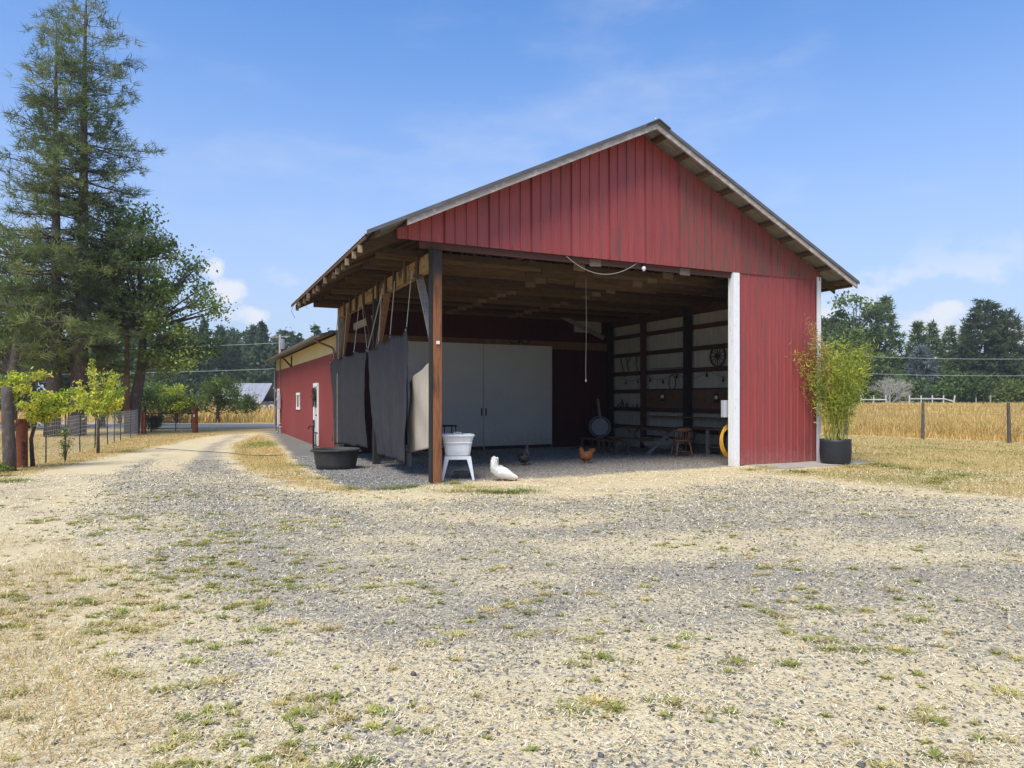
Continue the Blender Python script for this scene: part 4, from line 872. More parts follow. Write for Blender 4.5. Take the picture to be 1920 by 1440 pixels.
def plants():
    # two tall pines behind the wire fence
    pine('pine_tree', at(97, 31), 'tall slender pine, the left of the two behind the wire fence', 18.8, 3.2, 0.36, 30, PINE, 0.17, 0.42, 7, lean=(0.3, 0), blades=11, bw=0.034, shape=0.42, dens=2.1, ragged=.68, clus=True)
    pine('pine_tree', at(143, 31.5), 'tallest pine with thick trunk, right of its twin behind the fence', 20.8, 3.9, 0.42, 33, PINE, 0.15, 0.42, 7, lean=(0.55, 0), blades=11, bw=0.034, shape=0.42, dens=2.1, ragged=.68, clus=True)
    # broad maple right of the pines, and darker trees left of them
    p = at(246, 34)
    clump_tree('maple_tree', p, 'broad leafy green maple overhanging the utility pole', [(0, 0, -.2, .36), (0.2, 0, 1.6, .28), (0.5, 0, 3.2, .22), (0.6, 0, 5, .16), (0.4, 0, 8.6, .08)],
               [(1.7, 0, 5.8, 2.5, 2.8, 2.6), (-0.2, 0, 9.2, 2.3, 2.6, 2.4), (1.0, 0, 8.0, 2.3, 2.4, 2.0), (-1.6, 0.5, 7.0, 1.7, 2, 2.4), (2.3, 0.2, 4.0, 1.7, 2, 0.9)], 108, 0.56, 16000, 0.17, OAK, 0.62, limb=0.09)
    clump_tree('oak_tree', at(20, 36), 'dark leafy tree with bare lower trunks at the left edge', [(0, 0, -.2, .3), (0.1, 0, 3, .24), (0.5, 0, 6, .16), (0.3, 0, 9, .07)],
               [(-1.2, 0, 9.0, 2.6, 2.4, 2.6), (0.6, 0, 6.0, 1.8, 2.0, 1.6), (-2.4, 0, 5.2, 1.8, 2, 1.8)], 70, 0.6, 9500, 0.18, OAK, 0.62, limb=0.08)
    clump_tree('oak_tree', at(55, 39), 'thin-stemmed dark tree filling the gap left of the pines', [(0, 0, -.2, .2), (0.1, 0, 3, .15), (0.0, 0, 6.2, .1), (0.2, 0, 8, .05)],
               [(0, 0, 6.4, 1.7, 1.8, 1.8), (0.6, 0, 4.0, 1.8, 1.6, 0.9)], 36, 0.55, 4600, 0.18, OAK, 0.62, limb=0.06)
    clump_tree('oak_tree', at(190, 40), 'dark slim tree between the tall pine and the maple', [(0, 0, -.2, .22), (0.1, 0, 3.5, .16), (0.2, 0, 7, .1), (0.1, 0, 10, .05)],
               [(0.2, 0, 9.0, 2.0, 1.8, 2.2), (0.2, 0, 5.6, 1.7, 1.6, 1.5)], 44, 0.55, 5600, 0.19, OAK, 0.62, limb=0.06)
    # lime green saplings at the fence
    stem_tree('young_locust', G(15, 884) + Vector((-0.15, 0.3, 0)), 'lime green sapling at the left edge behind the bark post', [(0, 0, -.1, .05), (0.02, 0, 1.0, .042), (0.05, 0, 1.75, .03)],
              [((.05, 0, 1.6), (a_ * .55, b_ * .5, 2.1 + h_), (a_ * .95, b_ * .9, 2.05 + h_ - .12 * abs(a_))) for a_, b_, h_ in [(RNG.uniform(-.9, .75), RNG.uniform(-.6, .6), RNG.uniform(-.35, .38)) for _ in range(16)]], 110, .075, .10, LIME + [(0.42, 0.38, 0.10)], -.2)
    stem_tree('young_locust', at(62, 17.2), 'spreading lime green sapling leaning right over the wire fence', [(0, 0, -.1, .055), (-0.05, 0, .7, .045), (0.1, 0, 1.25, .035)],
              [((.05, 0, 1.15), (.15 + x_ * .5, y_ * .5, 1.55 + h_), (.1 + x_, y_, 1.62 + h_ - .1 * abs(x_))) for x_, y_, h_ in [(RNG.uniform(-.55, .75), RNG.uniform(-.5, .5), RNG.uniform(-.35, .32)) for _ in range(15)] + [(1.15, .1, .32), (1.3, -.1, .25), (1.0, 0, .4), (.95, .2, -.02), (1.05, -.2, -.1)]], 130, .07, .10, LIME, -.1)
    stem_tree('young_plum', at(184, 21.5), 'upright lime green sapling with pointed top behind the fence', [(0, 0, -.1, .05), (0, 0, .8, .042), (0, 0, 1.2, .035)],
              [((0, 0, .9 + .3 * RNG.random()), (x_ * .7, y_ * .6, 1.45), (x_, y_, h_)) for x_, y_, h_ in [(-.22, 0, 3.0), (-.3, .1, 2.75), (.18, 0, 2.55), (.45, 0, 2.6), (.62, 0, 2.5), (.3, .2, 2.45), (-.62, 0, 2.3), (0, -.2, 2.6), (.75, .1, 2.1), (-.45, -.2, 2.1), (.5, -.3, 2.0), (.1, .3, 2.2), (-.7, .1, 1.7), (.8, -.1, 1.7)]], 170, .085, .11, LIME, -.9)
    clump_tree('low_shrub', G(5, 893) + Vector((-.15, 0, 0)), 'small bright green shrub at the foot of the bark post', [(0, 0, -.05, .02), (0, 0, .12, .015), (0, 0, .2, .008)], [(0, 0, .14, .28, .25, .12)], 10, 0.09, 600, 0.05, [(0.2, 0.27, 0.05), (0.26, 0.33, 0.07)], 0.45, limb=0.006, cat='shrub')
    for px, dep, s, lab in ((122, 18.6, 0.8, 'thin climbing vine on the second wire fence post'),):
        clump_tree('climbing_vine', at(px, dep), lab, [(0, 0, -.05, .012), (0, 0, .6, .01), (0.02, 0, 1.2, .006)], [(0, 0, .55, .12, .12, .5)], 10, 0.1, 500, 0.05, [(0.14, 0.2, 0.05), (0.2, 0.25, 0.07)], 0.5, limb=0.005, cat='vine', cname='foliage')
    # bushes across the road and beside the gate
    BUSH = [(0.17, 0.23, 0.05), (0.13, 0.18, 0.045), (0.22, 0.28, 0.06), (0.10, 0.145, 0.04)]
    def bush(px, dep, w, h, lab, cols=BUSH, n=5200, cl=46, stem=0.9):
        clump_tree('bush', at(px, dep), lab, [(0, 0, -.1, .16), (0, 0, .5, .13), (0.05, 0, h * .4, .08), (0, 0, h * .75, .03)],
                   [(0, 0, h * .56, w * .5, w * .45, h * .36), (w * .1, 0, h * .72, w * .34, w * .35, h * .22), (-w * .2, 0, h * .5, w * .32, w * .35, h * .26), (w * .25, 0, h * .45, w * .3, w * .3, h * .22)], cl, 0.42, n, 0.15, cols, 0.5, limb=0.04, cat='bush')
    bush(408, 48.5, 3.3, 3.5, 'round green bush standing across the road left of the annex')
    bush(268, 47.5, 2.6, 3.0, 'dull green bush behind the utility pole across the road')
    bush(330, 48.0, 2.3, 2.7, 'bright yellow-green bush behind the steel gate', LIME[:2] + BUSH[:2])
    bush(300, 50.0, 2.4, 2.9, 'middle green bush behind the gate, between its duller and brighter neighbours', BUSH[:2] + [(0.2, 0.27, 0.06)])
    bush(462, 56.0, 1.8, 2.3, 'small dark bush in front of the old grey shed', DARK + [(0.09, 0.14, 0.04)], 2600, 26)
    bush(225, 46.8, 2.0, 2.6, 'lime bush left of the utility pole', LIME[1:] + BUSH[:2], 3500, 36)
    clump_tree('bramble', at(283, 35.5), 'low brambles at the hinge side of the steel gate', [(0, 0, -.05, .03), (0, 0, .3, .02), (0, 0, .6, .01)], [(0, 0, .55, .7, .4, .35)], 18, .2, 1500, .09, [(0.08, 0.10, 0.035), (0.12, 0.13, 0.05)], .5, limb=.012, cat='shrub')
    # woods behind on the left: a near dark belt and a far ridge
    def wood(name, n, x0, x1, y0, y1, hm, hM, label, per, leaf, cols, ridge=None, conif=0.6):
        P = []
        for i in range(n):
            x = x0 + (x1 - x0) * (i + RNG.random()) / n; y = y0 + (y1 - y0) * RNG.random(); h = hm + (hM - hm) * RNG.random() ** 1.4
            zb = gzf(x, y) + (ridge(x, y) if ridge else 0); base = np.array(cols[RNG.integers(len(cols))]) * (0.75 + 0.5 * RNG.random()); r = h * (0.17 + 0.12 * RNG.random())
            con = RNG.random() < conif
            u = RNG.random(per); 
            if con: rr = r * (1 - u) ** 0.8 * (0.75 + 0.35 * np.sin(u * 40 + RNG.random() * 6)) ; zz = h * (0.06 + 0.94 * u)
            else: rr = r * 1.35 * np.sqrt(np.clip(1 - (2 * u - 1) ** 2, 0, 1)) * (0.8 + 0.3 * RNG.random(per)); zz = h * 0.85 * (0.1 + 0.9 * u)
            a = RNG.random(per) * 6.283; k = rr * (0.55 + 0.45 * RNG.random(per)); k2 = k + RNG.normal(size=per) * leaf * 0.4
            q = np.stack([x + k2 * np.cos(a), y + k2 * np.sin(a), zb + zz + RNG.normal(size=per) * leaf * 0.4 - (0.25 * k if con else 0)], -1)
            P.append(quads_leaf(q, leaf, 0.55, base * (0.65 + 0.7 * RNG.random((per, 1))), 0.3))
        V, F, C = join(P); tag(link(name, npmesh(name, V, F, M['leaf'], C)), label, 'woods', kind='stuff')
    wood('near_woods', 34, -80, -40, 62, 78, 6.5, 10.5, 'dark belt of woodland behind the roadside bushes', 1300, 0.55, DARK, None, 0.35)
    hill = lambda x, y: 6.0 * float(sstep(120, 200, y))
    wood('ridge_woods', 120, -165, -35, 130, 205, 11, 17, 'hazy green wooded ridge beyond the old shed', 700, 1.15, [(0.08, 0.125, 0.055), (0.065, 0.105, 0.05), (0.10, 0.15, 0.06)], hill, 0.75)
    # single conifers that stand above the ridge
    for i, (px, py, lab) in enumerate(((413, 612, 'pointed fir above the ridge nearest the maple'), (476, 613, 'tallest fir on the ridge above the old shed'), (440, 640, 'low fir on the ridge between the two tallest firs'), (492, 630, 'small fir on the ridge right of the tallest fir'), (528, 622, 'bent-topped fir on the ridge beside the annex roof'))):
        dep = 150; x = (px - 960) / 1280 * dep; h = hz(py, dep) + 0.5
        pine('ridge_fir', Vector((x, dep, -0.5)), lab, h, 3.2, 0.4, 20, [(0.07, 0.11, 0.05), (0.085, 0.125, 0.055)], 0.3, 1.0, 8, blades=6, bw=0.28, group='firs on the ridge', shape=0.9, dens=1.2, ragged=0.35)
    # right-hand group across the field
    def rt(px, py, dep, w, lab, kind='fir', cols=DARK, n=24, grp='trees across the golden field'):
        x = (px - 960) / 1280 * dep; z = gzf(x, dep); h = hz(py, dep) - z
        if kind == 'fir': pine('fir_tree', Vector((x, dep, z)), lab, h, w, 0.32, n, cols, 0.05, 0.85, 8, blades=7, bw=0.22, group=grp, shape=0.8, dens=1.25, ragged=0.35, upt=0.1)
        elif kind == 'pine': pine('big_pine', Vector((x, dep, z)), lab, h, w, 0.5, n, cols, 0.12, 0.9, 9, blades=8, bw=0.22, group=grp, shape=0.42, dens=1.3, ragged=0.35)
        else:
            clump_tree('broadleaf_tree', Vector((x, dep, z)), lab, [(0, 0, -.2, .4), (0, 0, h * .3, .3), (0.3, 0, h * .6, .2), (0, 0, h * .85, .08)],
                       [(0, 0, h * .62, w * .8, w * .8, h * .35), (w * .4, 0, h * .36, w * .7, w * .7, h * .28), (-w * .45, 0, h * .42, w * .65, w * .6, h * .3)], 80, 1.15, 11000, 0.5, cols, 0.55, limb=.12, group=grp)
    CED = [(0.125, 0.185, 0.055), (0.16, 0.225, 0.065), (0.10, 0.15, 0.048)]
    rt(1600, 545, 112, 6.0, 'tall round-topped green tree nearest the barn corner', 'broad', CED)
    rt(1660, 556, 114, 4.6, 'tall shaggy cedar right of the round-topped tree', 'fir', CED, 30)
    rt(1552, 580, 118, 4.0, 'green tree half hidden behind the barn corner trim', 'broad', CED)
    rt(1722, 602, 112, 3.4, 'dark pointed fir rising behind the blue spruce')
    rt(1728, 652, 106, 3.8, 'blue-grey spruce with layered boughs behind the white rails', 'fir', [(0.16, 0.20, 0.195), (0.12, 0.155, 0.15), (0.20, 0.24, 0.23)], 26)
    rt(1748, 606, 118, 2.6, 'narrow fir just right of the blue spruce')
    rt(1780, 614, 120, 2.6, 'short narrow fir in the gap before the big pine')
    rt(1810, 612, 116, 3.0, 'feathery fir touching the left of the big pine')
    rt(1847, 566, 114, 5.2, 'big broad-headed pine, tallest at the right', 'pine', [(0.085, 0.115, 0.045), (0.105, 0.135, 0.05), (0.07, 0.095, 0.04)], 26)
    rt(1884, 583, 112, 4.2, 'second pine leaning out right of the big pine', 'pine', [(0.085, 0.115, 0.045), (0.105, 0.135, 0.05)], 24)
    rt(1930, 655, 110, 4.0, 'green fir cut off by the right edge')
    rt(1800, 700, 104, 4.6, 'low bright green cedar with hanging boughs below the big pine', 'broad', [(0.11, 0.165, 0.04), (0.085, 0.13, 0.035)])
    rt(1700, 705, 106, 3.2, 'small green cedar beside the bare shrub', 'broad', CED)
    rt(1890, 722, 102, 3.4, 'low lime green bush at the right end of the field', 'broad', [(0.17, 0.21, 0.045), (0.13, 0.17, 0.04)])
    wood('far_woods', 70, 38, 120, 124, 150, 7, 11.5, 'dark woodland massed behind the trees across the field', 750, 1.0, DARK, None, 0.6)
    # bare grey shrub
    root = tree_root('bare_shrub', at(1668, 101), 'bare grey twiggy shrub in front of the dark trees', 'shrub', None); b = MB()
    def grow(p, d, L, r, k):
        q = p + d * L; b.tube([p, (p + q) / 2 + Vector(RNG.normal(size=3) * 0.04 * L), q], [r, r * .8, r * .6], 5, False)
        if k == 0: return
        for _ in range(4 if k > 1 else 3):
            e = (d + Vector(RNG.normal(size=3) * 0.52)).normalized(); e.z = max(e.z, -0.1); grow(p + d * L * (0.55 + .45 * RNG.random()), e, L * (0.62 + .2 * RNG.random()), r * .62, k - 1)
    for _ in range(5):
        d = Vector((RNG.normal() * .55, RNG.normal() * .55, 1)).normalized(); grow(Vector((0, 0, -.1)), d, 1.9, .07, 4)
    b.build('branches', pm('pale_dead_twig', (0.46, 0.43, 0.38), (0.36, 0.33, 0.29), 3, .9, vary=0), root)
plants()

def bamboo():
    p = wor(9.86, -0.62, 0.028); pot = empty('planter_pot', p, 0, 'black round plastic planter pot on the slab at the barn corner', 'pot')
    b = MB(); b.lathe([(0.31, 0), (0.335, 0.05), (0.355, 0.30), (0.35, 0.52), (0.355, 0.58), (0.335, 0.58), (0.33, 0.50), (0.0, 0.48)], 32)
    b.build('shell', pm('black_pot_plastic', (0.022, 0.024, 0.030), (0.03, 0.031, 0.036), 3, .5, .05, c3=(0.10, 0.085, 0.065), c3scale=5, c3lo=.62, c3hi=.8, vary=0), pot, smooth=True)
    b = MB(); b.lathe([(0.0, 0.47), (0.30, 0.485), (0.331, 0.49), (0.0, 0.50)], 20); b.build('soil', M['bark'], pot)
    root = empty('bamboo_plant', p + Vector((0, 0, .49)), 0, 'bushy yellow-green bamboo growing in the black pot', 'plant'); b = MB(); parts = []
    tops = []
    for i in range(44):
        a = RNG.random() * 6.283; r = 0.27 * math.sqrt(RNG.random()); p0 = np.array([r * math.cos(a), r * math.sin(a), 0.0])
        if i < 5: tip = np.array([-0.62 + 0.10 * RNG.normal(), -0.02, 2.95 + 0.25 * RNG.normal()]); 
        elif i < 12: tip = np.array([0.55 + 0.22 * RNG.random(), RNG.normal() * .2, 2.0 + 0.4 * RNG.random()])
        else: tip = np.array([RNG.normal() * .34 + 0.10, RNG.normal() * .32, 1.2 + 1.35 * RNG.random()])
        mid = p0 * 0.5 + tip * 0.35 + np.array([0, 0, tip[2] * .28]); pts = bez(p0, mid, tip, 9)
        b.tube([Vector(q) for q in pts], [0.009 * (1 - .8 * u) + .001 for u in np.linspace(0, 1, 9)], 5, False)
        n = 250 if i >= 5 else 110; s = 0.22 + 0.78 * RNG.random(n) ** 0.75 if i >= 5 else 0.35 + .65 * RNG.random(n); f = s * 8; k = np.minimum(f.astype(int), 7); P = np.array(pts); q = P[k] + (P[k + 1] - P[k]) * (f - k)[:, None]
        spread = (0.13 if i >= 5 else 0.10); q = q + RNG.normal(size=(n, 3)) * spread * np.array([1, 1, .8])
        base = np.array([(0.46, 0.50, 0.06), (0.38, 0.43, 0.055), (0.56, 0.56, 0.08), (0.32, 0.37, 0.055), (0.24, 0.30, .05)][RNG.integers(5)]) if i >= 5 else np.array((0.44, 0.32, 0.11))
        parts.append(quads_leaf(q, 0.105, 0.17, base * (0.65 + .7 * RNG.random((n, 1))), 0.35))
    b.build('culms', pm('yellow_bamboo_cane', (0.34, 0.33, 0.08), (0.25, 0.25, 0.06), 8, .5, vary=0), root)
    V, F, C = join(parts); link('foliage', npmesh('foliage', V, F, M['leaf'], C), root)
bamboo()
# ------------------------------------------------------------------ left wire fence, gate and posts
def gpt(px, py): return G(px, py)
def left_fence():
    pts = [G(a, c) for a, c in ((86, 868), (123, 858), (150, 848), (178, 840), (202, 834.5), (214, 829), (226, 826.5), (245, 821), (259, 816))]
    near = [G(86, 868) + Vector((0.45, -2.3, 0)), G(86, 868) + Vector((0.95, -4.6, 0))]
    root = empty('wire_fence', pts[0], 0, 'woven wire fence on dark steel posts along the left bank', 'fence'); o = Vector(pts[0])
    b = MB(); b.box((-.018, -.004, -.3), (.018, .004, 1.32)); b.box((-.004, .004, -.3), (.004, .03, 1.32)); me = b.mesh('post', M['tpost'])
    for p in pts: q = link('post', me, root); q.location = p - o; q.rotation_euler = (R(random.uniform(-2, 2)), R(random.uniform(-2, 2)), random.random())
    line = [near[1], near[0]] + pts; b = MB()
    for i, (p, q) in enumerate(zip(line[:-1], line[1:])):
        if i == 1: pass
        n = max(2, int((q - p).length / 0.16))
        for k in range(10):
            h = 0.06 + 1.14 * (k / 9) ** 0.9; sag = 0.02 * random.uniform(-1, 1)
            m = (p + q) / 2; b.tube([p - o + Vector((0, 0, h)), m - o + Vector((0.01, 0, h + sag)), q - o + Vector((0, 0, h))], 0.0032, 3, False)
        for k in range(n):
            c = p + (q - p) * (k / n) - o; b.tube([c + Vector((0, 0, .05)), c + Vector((0.004, 0, 1.2))], 0.0022, 3, False)
    b.build('wire_mesh', M['cable'], root)
    # bark post, rusty pipe post, twin brown posts
    p = G(17, 884); b = MB(); b.tube([(0, 0, -.2), (0.01, 0, .4), (-.02, 0, 1.0), (-.05, 0, 1.75), (-.06, 0, 1.95)], [.145, .135, .125, .115, .10], 12)
    o1 = b.build('bark_post', M['bark'], None, smooth=True); o1.location = p; tag(o1, 'thick bark-covered post at the left edge of the fence', 'post')
    p = G(41, 877); b = MB(); b.lathe([(.125, -.2), (.125, 1.2), (.11, 1.21), (.0, 1.21)], 18); o2 = b.build('pipe_post', M['rust'], None); o2.location = p; tag(o2, 'short rusty steel pipe post beside the bark-covered post', 'post')
    b = MB(); q0 = Vector((-2.2, 0.5, 1.1)); b.tube([q0, (0, .12, 1.12)], .05, 8); r = b.build('pipe_rail', pm('orange_pipe', (0.36, 0.17, 0.05), (0.25, 0.11, 0.04), 6, .8, vary=0), o2)
    for px, lab in ((266, 'left of two thin rust-brown posts at the end of the wire fence'), (271, 'right of two thin rust-brown posts, beside the gate')):
        p = G(px, 814); b = MB(); b.lathe([(.055, -.2), (.055, 1.05), (.0, 1.06)], 10); q = b.build('thin_post', M['rust'], None); q.location = p; tag(q, lab, 'post', 'thin posts by the gate')
    p = G(276, 813); p2 = G(366, 811)
    p2 = Vector((p2.x, p2.y, p2.z)); root = empty('farm_gate', p, 0, 'low black steel gate with vertical bars beside the driveway', 'gate'); d = p2 - p; d.z = 0; L = d.length - .12; u = d.normalized()
    b = MB()
    for h in (.22, .98): b.tube([u * .02 + Vector((0, 0, h)), u * L + Vector((0, 0, h))], .022, 6)
    for k in (0.02, .62, .98): b.tube([u * (L * k) + Vector((0, 0, .1 if k == .62 else .2)), u * (L * k) + Vector((0, 0, 1.0))], .02, 6)
    b.build('gate_frame', M['black_iron'], root)
    n = 34; me = None
    for k in range(1, n):
        if me is None: bb = MB(); bb.tube([(0, 0, .22), (0, 0, .98)], .006, 4); me = bb.mesh('bar', M['black_iron'])
        q = link('bar', me, root); q.location = u * (L * k / n)
    b = MB(); b.tube([(0, 0, -.2), (0, 0, 1.35)], .045, 8); q = b.build('gate_post', M['black_iron'], None); q.location = p - u * .08; tag(q, 'slim black steel post on the hinge side of the gate', 'post')
    b = MB(); b.bar((0, 0, 0), (.4, .02, .62), .05, .05); q = b.build('prop_stake', M['greywood'], None); q.location = p + u * (L - .45) + Vector((0, -.06, .02)); q.rotation_euler = (0, 0, math.pi + .2); tag(q, 'grey stake leaning on the gate beside the rusty post', 'stake')
    b = MB(); b.lathe([(.13, -.2), (.13, 1.32), (.11, 1.335), (0, 1.34)], 16); q = b.build('gate_post', M['rust'], None); q.location = p2; tag(q, 'thick rusty steel gate post beside the driveway mouth', 'post')
    b = MB(); b.box((-.03, -.138, .80), (.03, -.128, .92)); b.build('notice', M['white'], q)
    b = MB(); b.tube([(-.05, 0, 1.33), (-.06, 0, 1.5)], .035, 8); b.build('pipe_stub', M['black_iron'], q)
left_fence()

# ------------------------------------------------------------------ utility poles and wires
def poles():
    p = at(238, 33.5); root = empty('utility_pole', p, 0, 'brown wooden utility pole in front of the maple', 'pole'); b = MB(); b.tube([(0, 0, -.3), (0.0, 0, 4), (-.02, 0, 7.4)], [.13, .115, .095], 10); b.build('shaft', pm('brown_pole_wood', (0.24, 0.14, 0.085), (0.15, 0.085, 0.055), 9, .85, .3, (4, 4, .4), vary=0), root, smooth=True)
    b = MB(); b.box((-.6, -.05, 6.9), (.6, .05, 7.0)); b.build('crossarm', M['greywood'], root)
    q = at(525, 62); h2 = hz(624, 62); root2 = empty('utility_pole', q, 0, 'distant grey utility pole with transformer above the annex roof', 'pole'); b = MB(); b.tube([(0, 0, -.3), (0, 0, h2)], [.14, .10], 8); b.build('shaft', M['greywood'], root2, smooth=True)
    b = MB(); b.lathe([(.0, h2 - 1.3), (.2, h2 - 1.3), (.22, h2 - .8), (.2, h2 - .4), (0, h2 - .38)], 12, (.25, -.1, 0)); b.build('transformer', M['galv'], root2)
    b = MB(); b.bar((-.9, 0, h2 - .25), (.9, 0, h2 - .15), .09, .09); b.build('crossarm', M['greywood'], root2)
    def wire(name, P, Q, lab, r=0.018):
        b = MB(); P = Vector(P); Q = Vector(Q); n = 24; b.tube([P + (Q - P) * (k / n) - Vector((0, 0, (P - Q).length * 0.012 * 4 * (k / n) * (1 - k / n))) for k in range(n + 1)], r, 4, False)
        tag(b.build(name, M['cable'], None), lab, 'wire')
    a = at(-900, 62)
    wire('overhead_wire', (a.x, 62, hz(640, 62)), (q.x, 62, hz(643, 62)), 'upper overhead wire left of the annex', .013)
    wire('overhead_wire', (a.x, 62, hz(680, 62)), (q.x, 62, hz(691, 62)), 'lower overhead wire left of the annex', .013)
    x0, x1 = at(1480, 98).x, at(2150, 98).x
    wire('overhead_wire', (x0, 98, hz(662, 98)), (x1, 98, hz(668, 98)), 'upper overhead wire crossing the trees on the right', .022)
    wire('overhead_wire', (x0, 98, hz(694, 98)), (x1, 98, hz(699, 98)), 'lower overhead wire crossing the trees on the right', .022)
poles()

# ------------------------------------------------------------------ old grey shed across the road
def old_shed():
    dep = 92; x0, x1 = at(426, dep).x, at(503, dep).x; w = x1 - x0; z = gzf(x0, dep); h1 = hz(718, dep); h0 = hz(753, dep); h2 = hz(760, dep)
    root = empty('old_shed', (x0, dep, z), 0, 'old grey board shed with rust-streaked metal roof in the distance', 'shed')
    gb = pm('bluish_metal_roof', (0.28, 0.29, 0.33), (0.21, 0.22, 0.25), 1.2, .6, .1, (3, 1, .4), c3=(0.16, 0.13, 0.13), c3scale=.7, c3lo=.58, c3hi=.66, vary=.04)
    n = 6
    for k in range(n):
        a, c = w * k / n, w * (k + 1) / n - .02; b = MB(); b.add([(a, -2.2, h0 - z), (c, -2.2, h0 - z), (c, 1.6, h1 - z), (a, 1.6, h1 - z), (a, -2.2, h0 - z - .1), (c, -2.2, h0 - z - .1), (c, 1.6, h1 - z - .1), (a, 1.6, h1 - z - .1)], [(0,1,2,3),(7,6,5,4),(0,4,5,1),(1,5,6,2),(2,6,7,3),(3,7,4,0)]); b.build('roof_sheet', gb, root)
    rs = pm('rust_streaked_sheet', (0.45, 0.36, 0.30), (0.30, 0.15, 0.09), 2.2, .7, .1, (3, 1, .3), vary=.1)
    for k in range(n):
        a, c = w * k / n, w * (k + 1) / n - .02
        if k < 3: continue
        b = MB(); b.add([(a, -3.6, h2 - z), (c, -3.6, h2 - z), (c, -2.25, h0 - z + .0), (a, -2.25, h0 - z), (a, -3.6, h2 - z - .08), (c, -3.6, h2 - z - .08), (c, -2.25, h0 - z - .08), (a, -2.25, h0 - z - .08)], [(0,1,2,3),(7,6,5,4),(0,4,5,1),(1,5,6,2),(2,6,7,3),(3,7,4,0)]); b.build('porch_sheet', rs, root)
    b = MB(); b.box((.1, -2.0, -.3), (w - .1, 5.0, h0 - z - .05)); b.build('wall', M['greywood'], root)
    b = MB(); b.add([(.15, 1.6, h1 - z - .12), (w - .15, 1.6, h1 - z - .12), (w - .15, 5, h0 - z), (.15, 5, h0 - z)], [(0, 1, 2, 3)]); b.build('rear_roof', gb, root)
    b = MB(); b.box((w * .5, -3.5, -.2), (w * .5 + .15, -3.35, h2 - z - .1)); b.box((w - .3, -3.5, -.2), (w - .15, -3.35, h2 - z - .1)); b.build('porch_post', M['greywood'], root)
    for k in range(9):
        px = 470 + k * 5 + random.uniform(-2, 2); q = at(px, 84 + random.uniform(-2, 2)); b = MB(); s = random.uniform(.3, .6)
        b.add([(-s, -s*.6, -.1), (s, -s*.5, -.1), (s*.9, s*.5, -.1), (-s, s*.6, -.1), (-s*.8, -s*.4, s*1.3), (s*.7, -s*.4, s*1.1), (s*.6, s*.4, s*1.2), (-s*.7, s*.4, s*1.4)], [(0,3,2,1),(4,5,6,7),(0,1,5,4),(1,2,6,5),(2,3,7,6),(3,0,4,7)])
        o = b.build('rubble_block', pm('mixed_rubble', (0.42, 0.38, 0.35), (0.22, 0.17, 0.15), 3, .9, vary=.4), None, bevel=.05) if k == 0 else None
        if k == 0: proto = o.data; o.location = q; 
        else: o = link('rubble_block', proto, None, .05); o.location = q; o.rotation_euler = (0, 0, random.random() * 3); o.scale = [random.uniform(.7, 1.3)] * 3
        o.location.z += 0.45
        tag(o, 'one of the pale rubble blocks lined up before the old grey shed', 'rubble', 'rubble before the old shed')
old_shed()

# ------------------------------------------------------------------ fences on the right
def right_fences():
    P = [Vector((14.2, 29.0, 0)), G(1730, 823), G(1893, 831), Vector((20.0, 22.0, 0))]; P[0].z = gzf(*P[0][:2]); P[3].z = 0
    root = empty('field_fence', P[1], 0, 'wooden post and wire fence along the near edge of the golden field', 'fence')
    for i, p in enumerate(P):
        b = MB(); l = (-.05 if i == 2 else .01); b.tube([(0, 0, -.3), (l * .5, 0, .7), (l, 0, 1.42)], [.065, .06, .05], 9); o = b.build('post', M['bark'], root, smooth=False); o.location = p - P[1]
    for h in (.35, .7, 1.0, 1.3):
        b = MB(); b.tube([p - P[1] + Vector((0, -.06, h)) for p in P], .004, 4, False); b.build('wire', M['wire'], root)
    wm = pm('weathered_white_rail', (0.60, 0.58, 0.55), (0.48, 0.46, 0.43), 3, .8, .1, vary=.08)
    dep = 96; xs = [at(px, dep).x for px in (1614, 1638, 1661, 1705, 1727, 1748, 1769, 1786)]
    root = empty('rail_fence', (xs[0], dep, gzf(xs[0], dep)), 0, 'white wooden rail fence with missing rails across the field', 'fence'); z0 = gzf(xs[0], dep)
    for i, x in enumerate(xs):
        b = MB(); t = .35 if i == 7 else 0; b.bar((0, 0, -.2), (t, 0, 1.55), .13, .13, (0, 1, 0)); o = b.build('post', wm, root); o.location = (x - xs[0], 0, gzf(x, dep) - z0)
        if i not in (2, 7):
            x2 = xs[i + 1]; b = MB(); dz = -.35 if i == 6 else 0; b.bar((0, -.09, .95 + (0 if i < 2 else .12)), (x2 - x, -.09, .95 + (0 if i < 2 else .12) + dz), .05, .15); o = b.build('rail', wm, root); o.location = (x - xs[0], 0, gzf(x, dep) - z0)
    for px, h, lab in ((1830, 1.2, 'first grey stump post right of the white rails'), (1857, 1.6, 'second taller grey post right of the white rails')):
        q = at(px, 97); b = MB(); b.bar((0, 0, -.2), (0, 0, h), .14, .14, (0, 1, 0)); o = b.build('lone_post', M['greywood'], None); o.location = q; tag(o, lab, 'post')
right_fences()

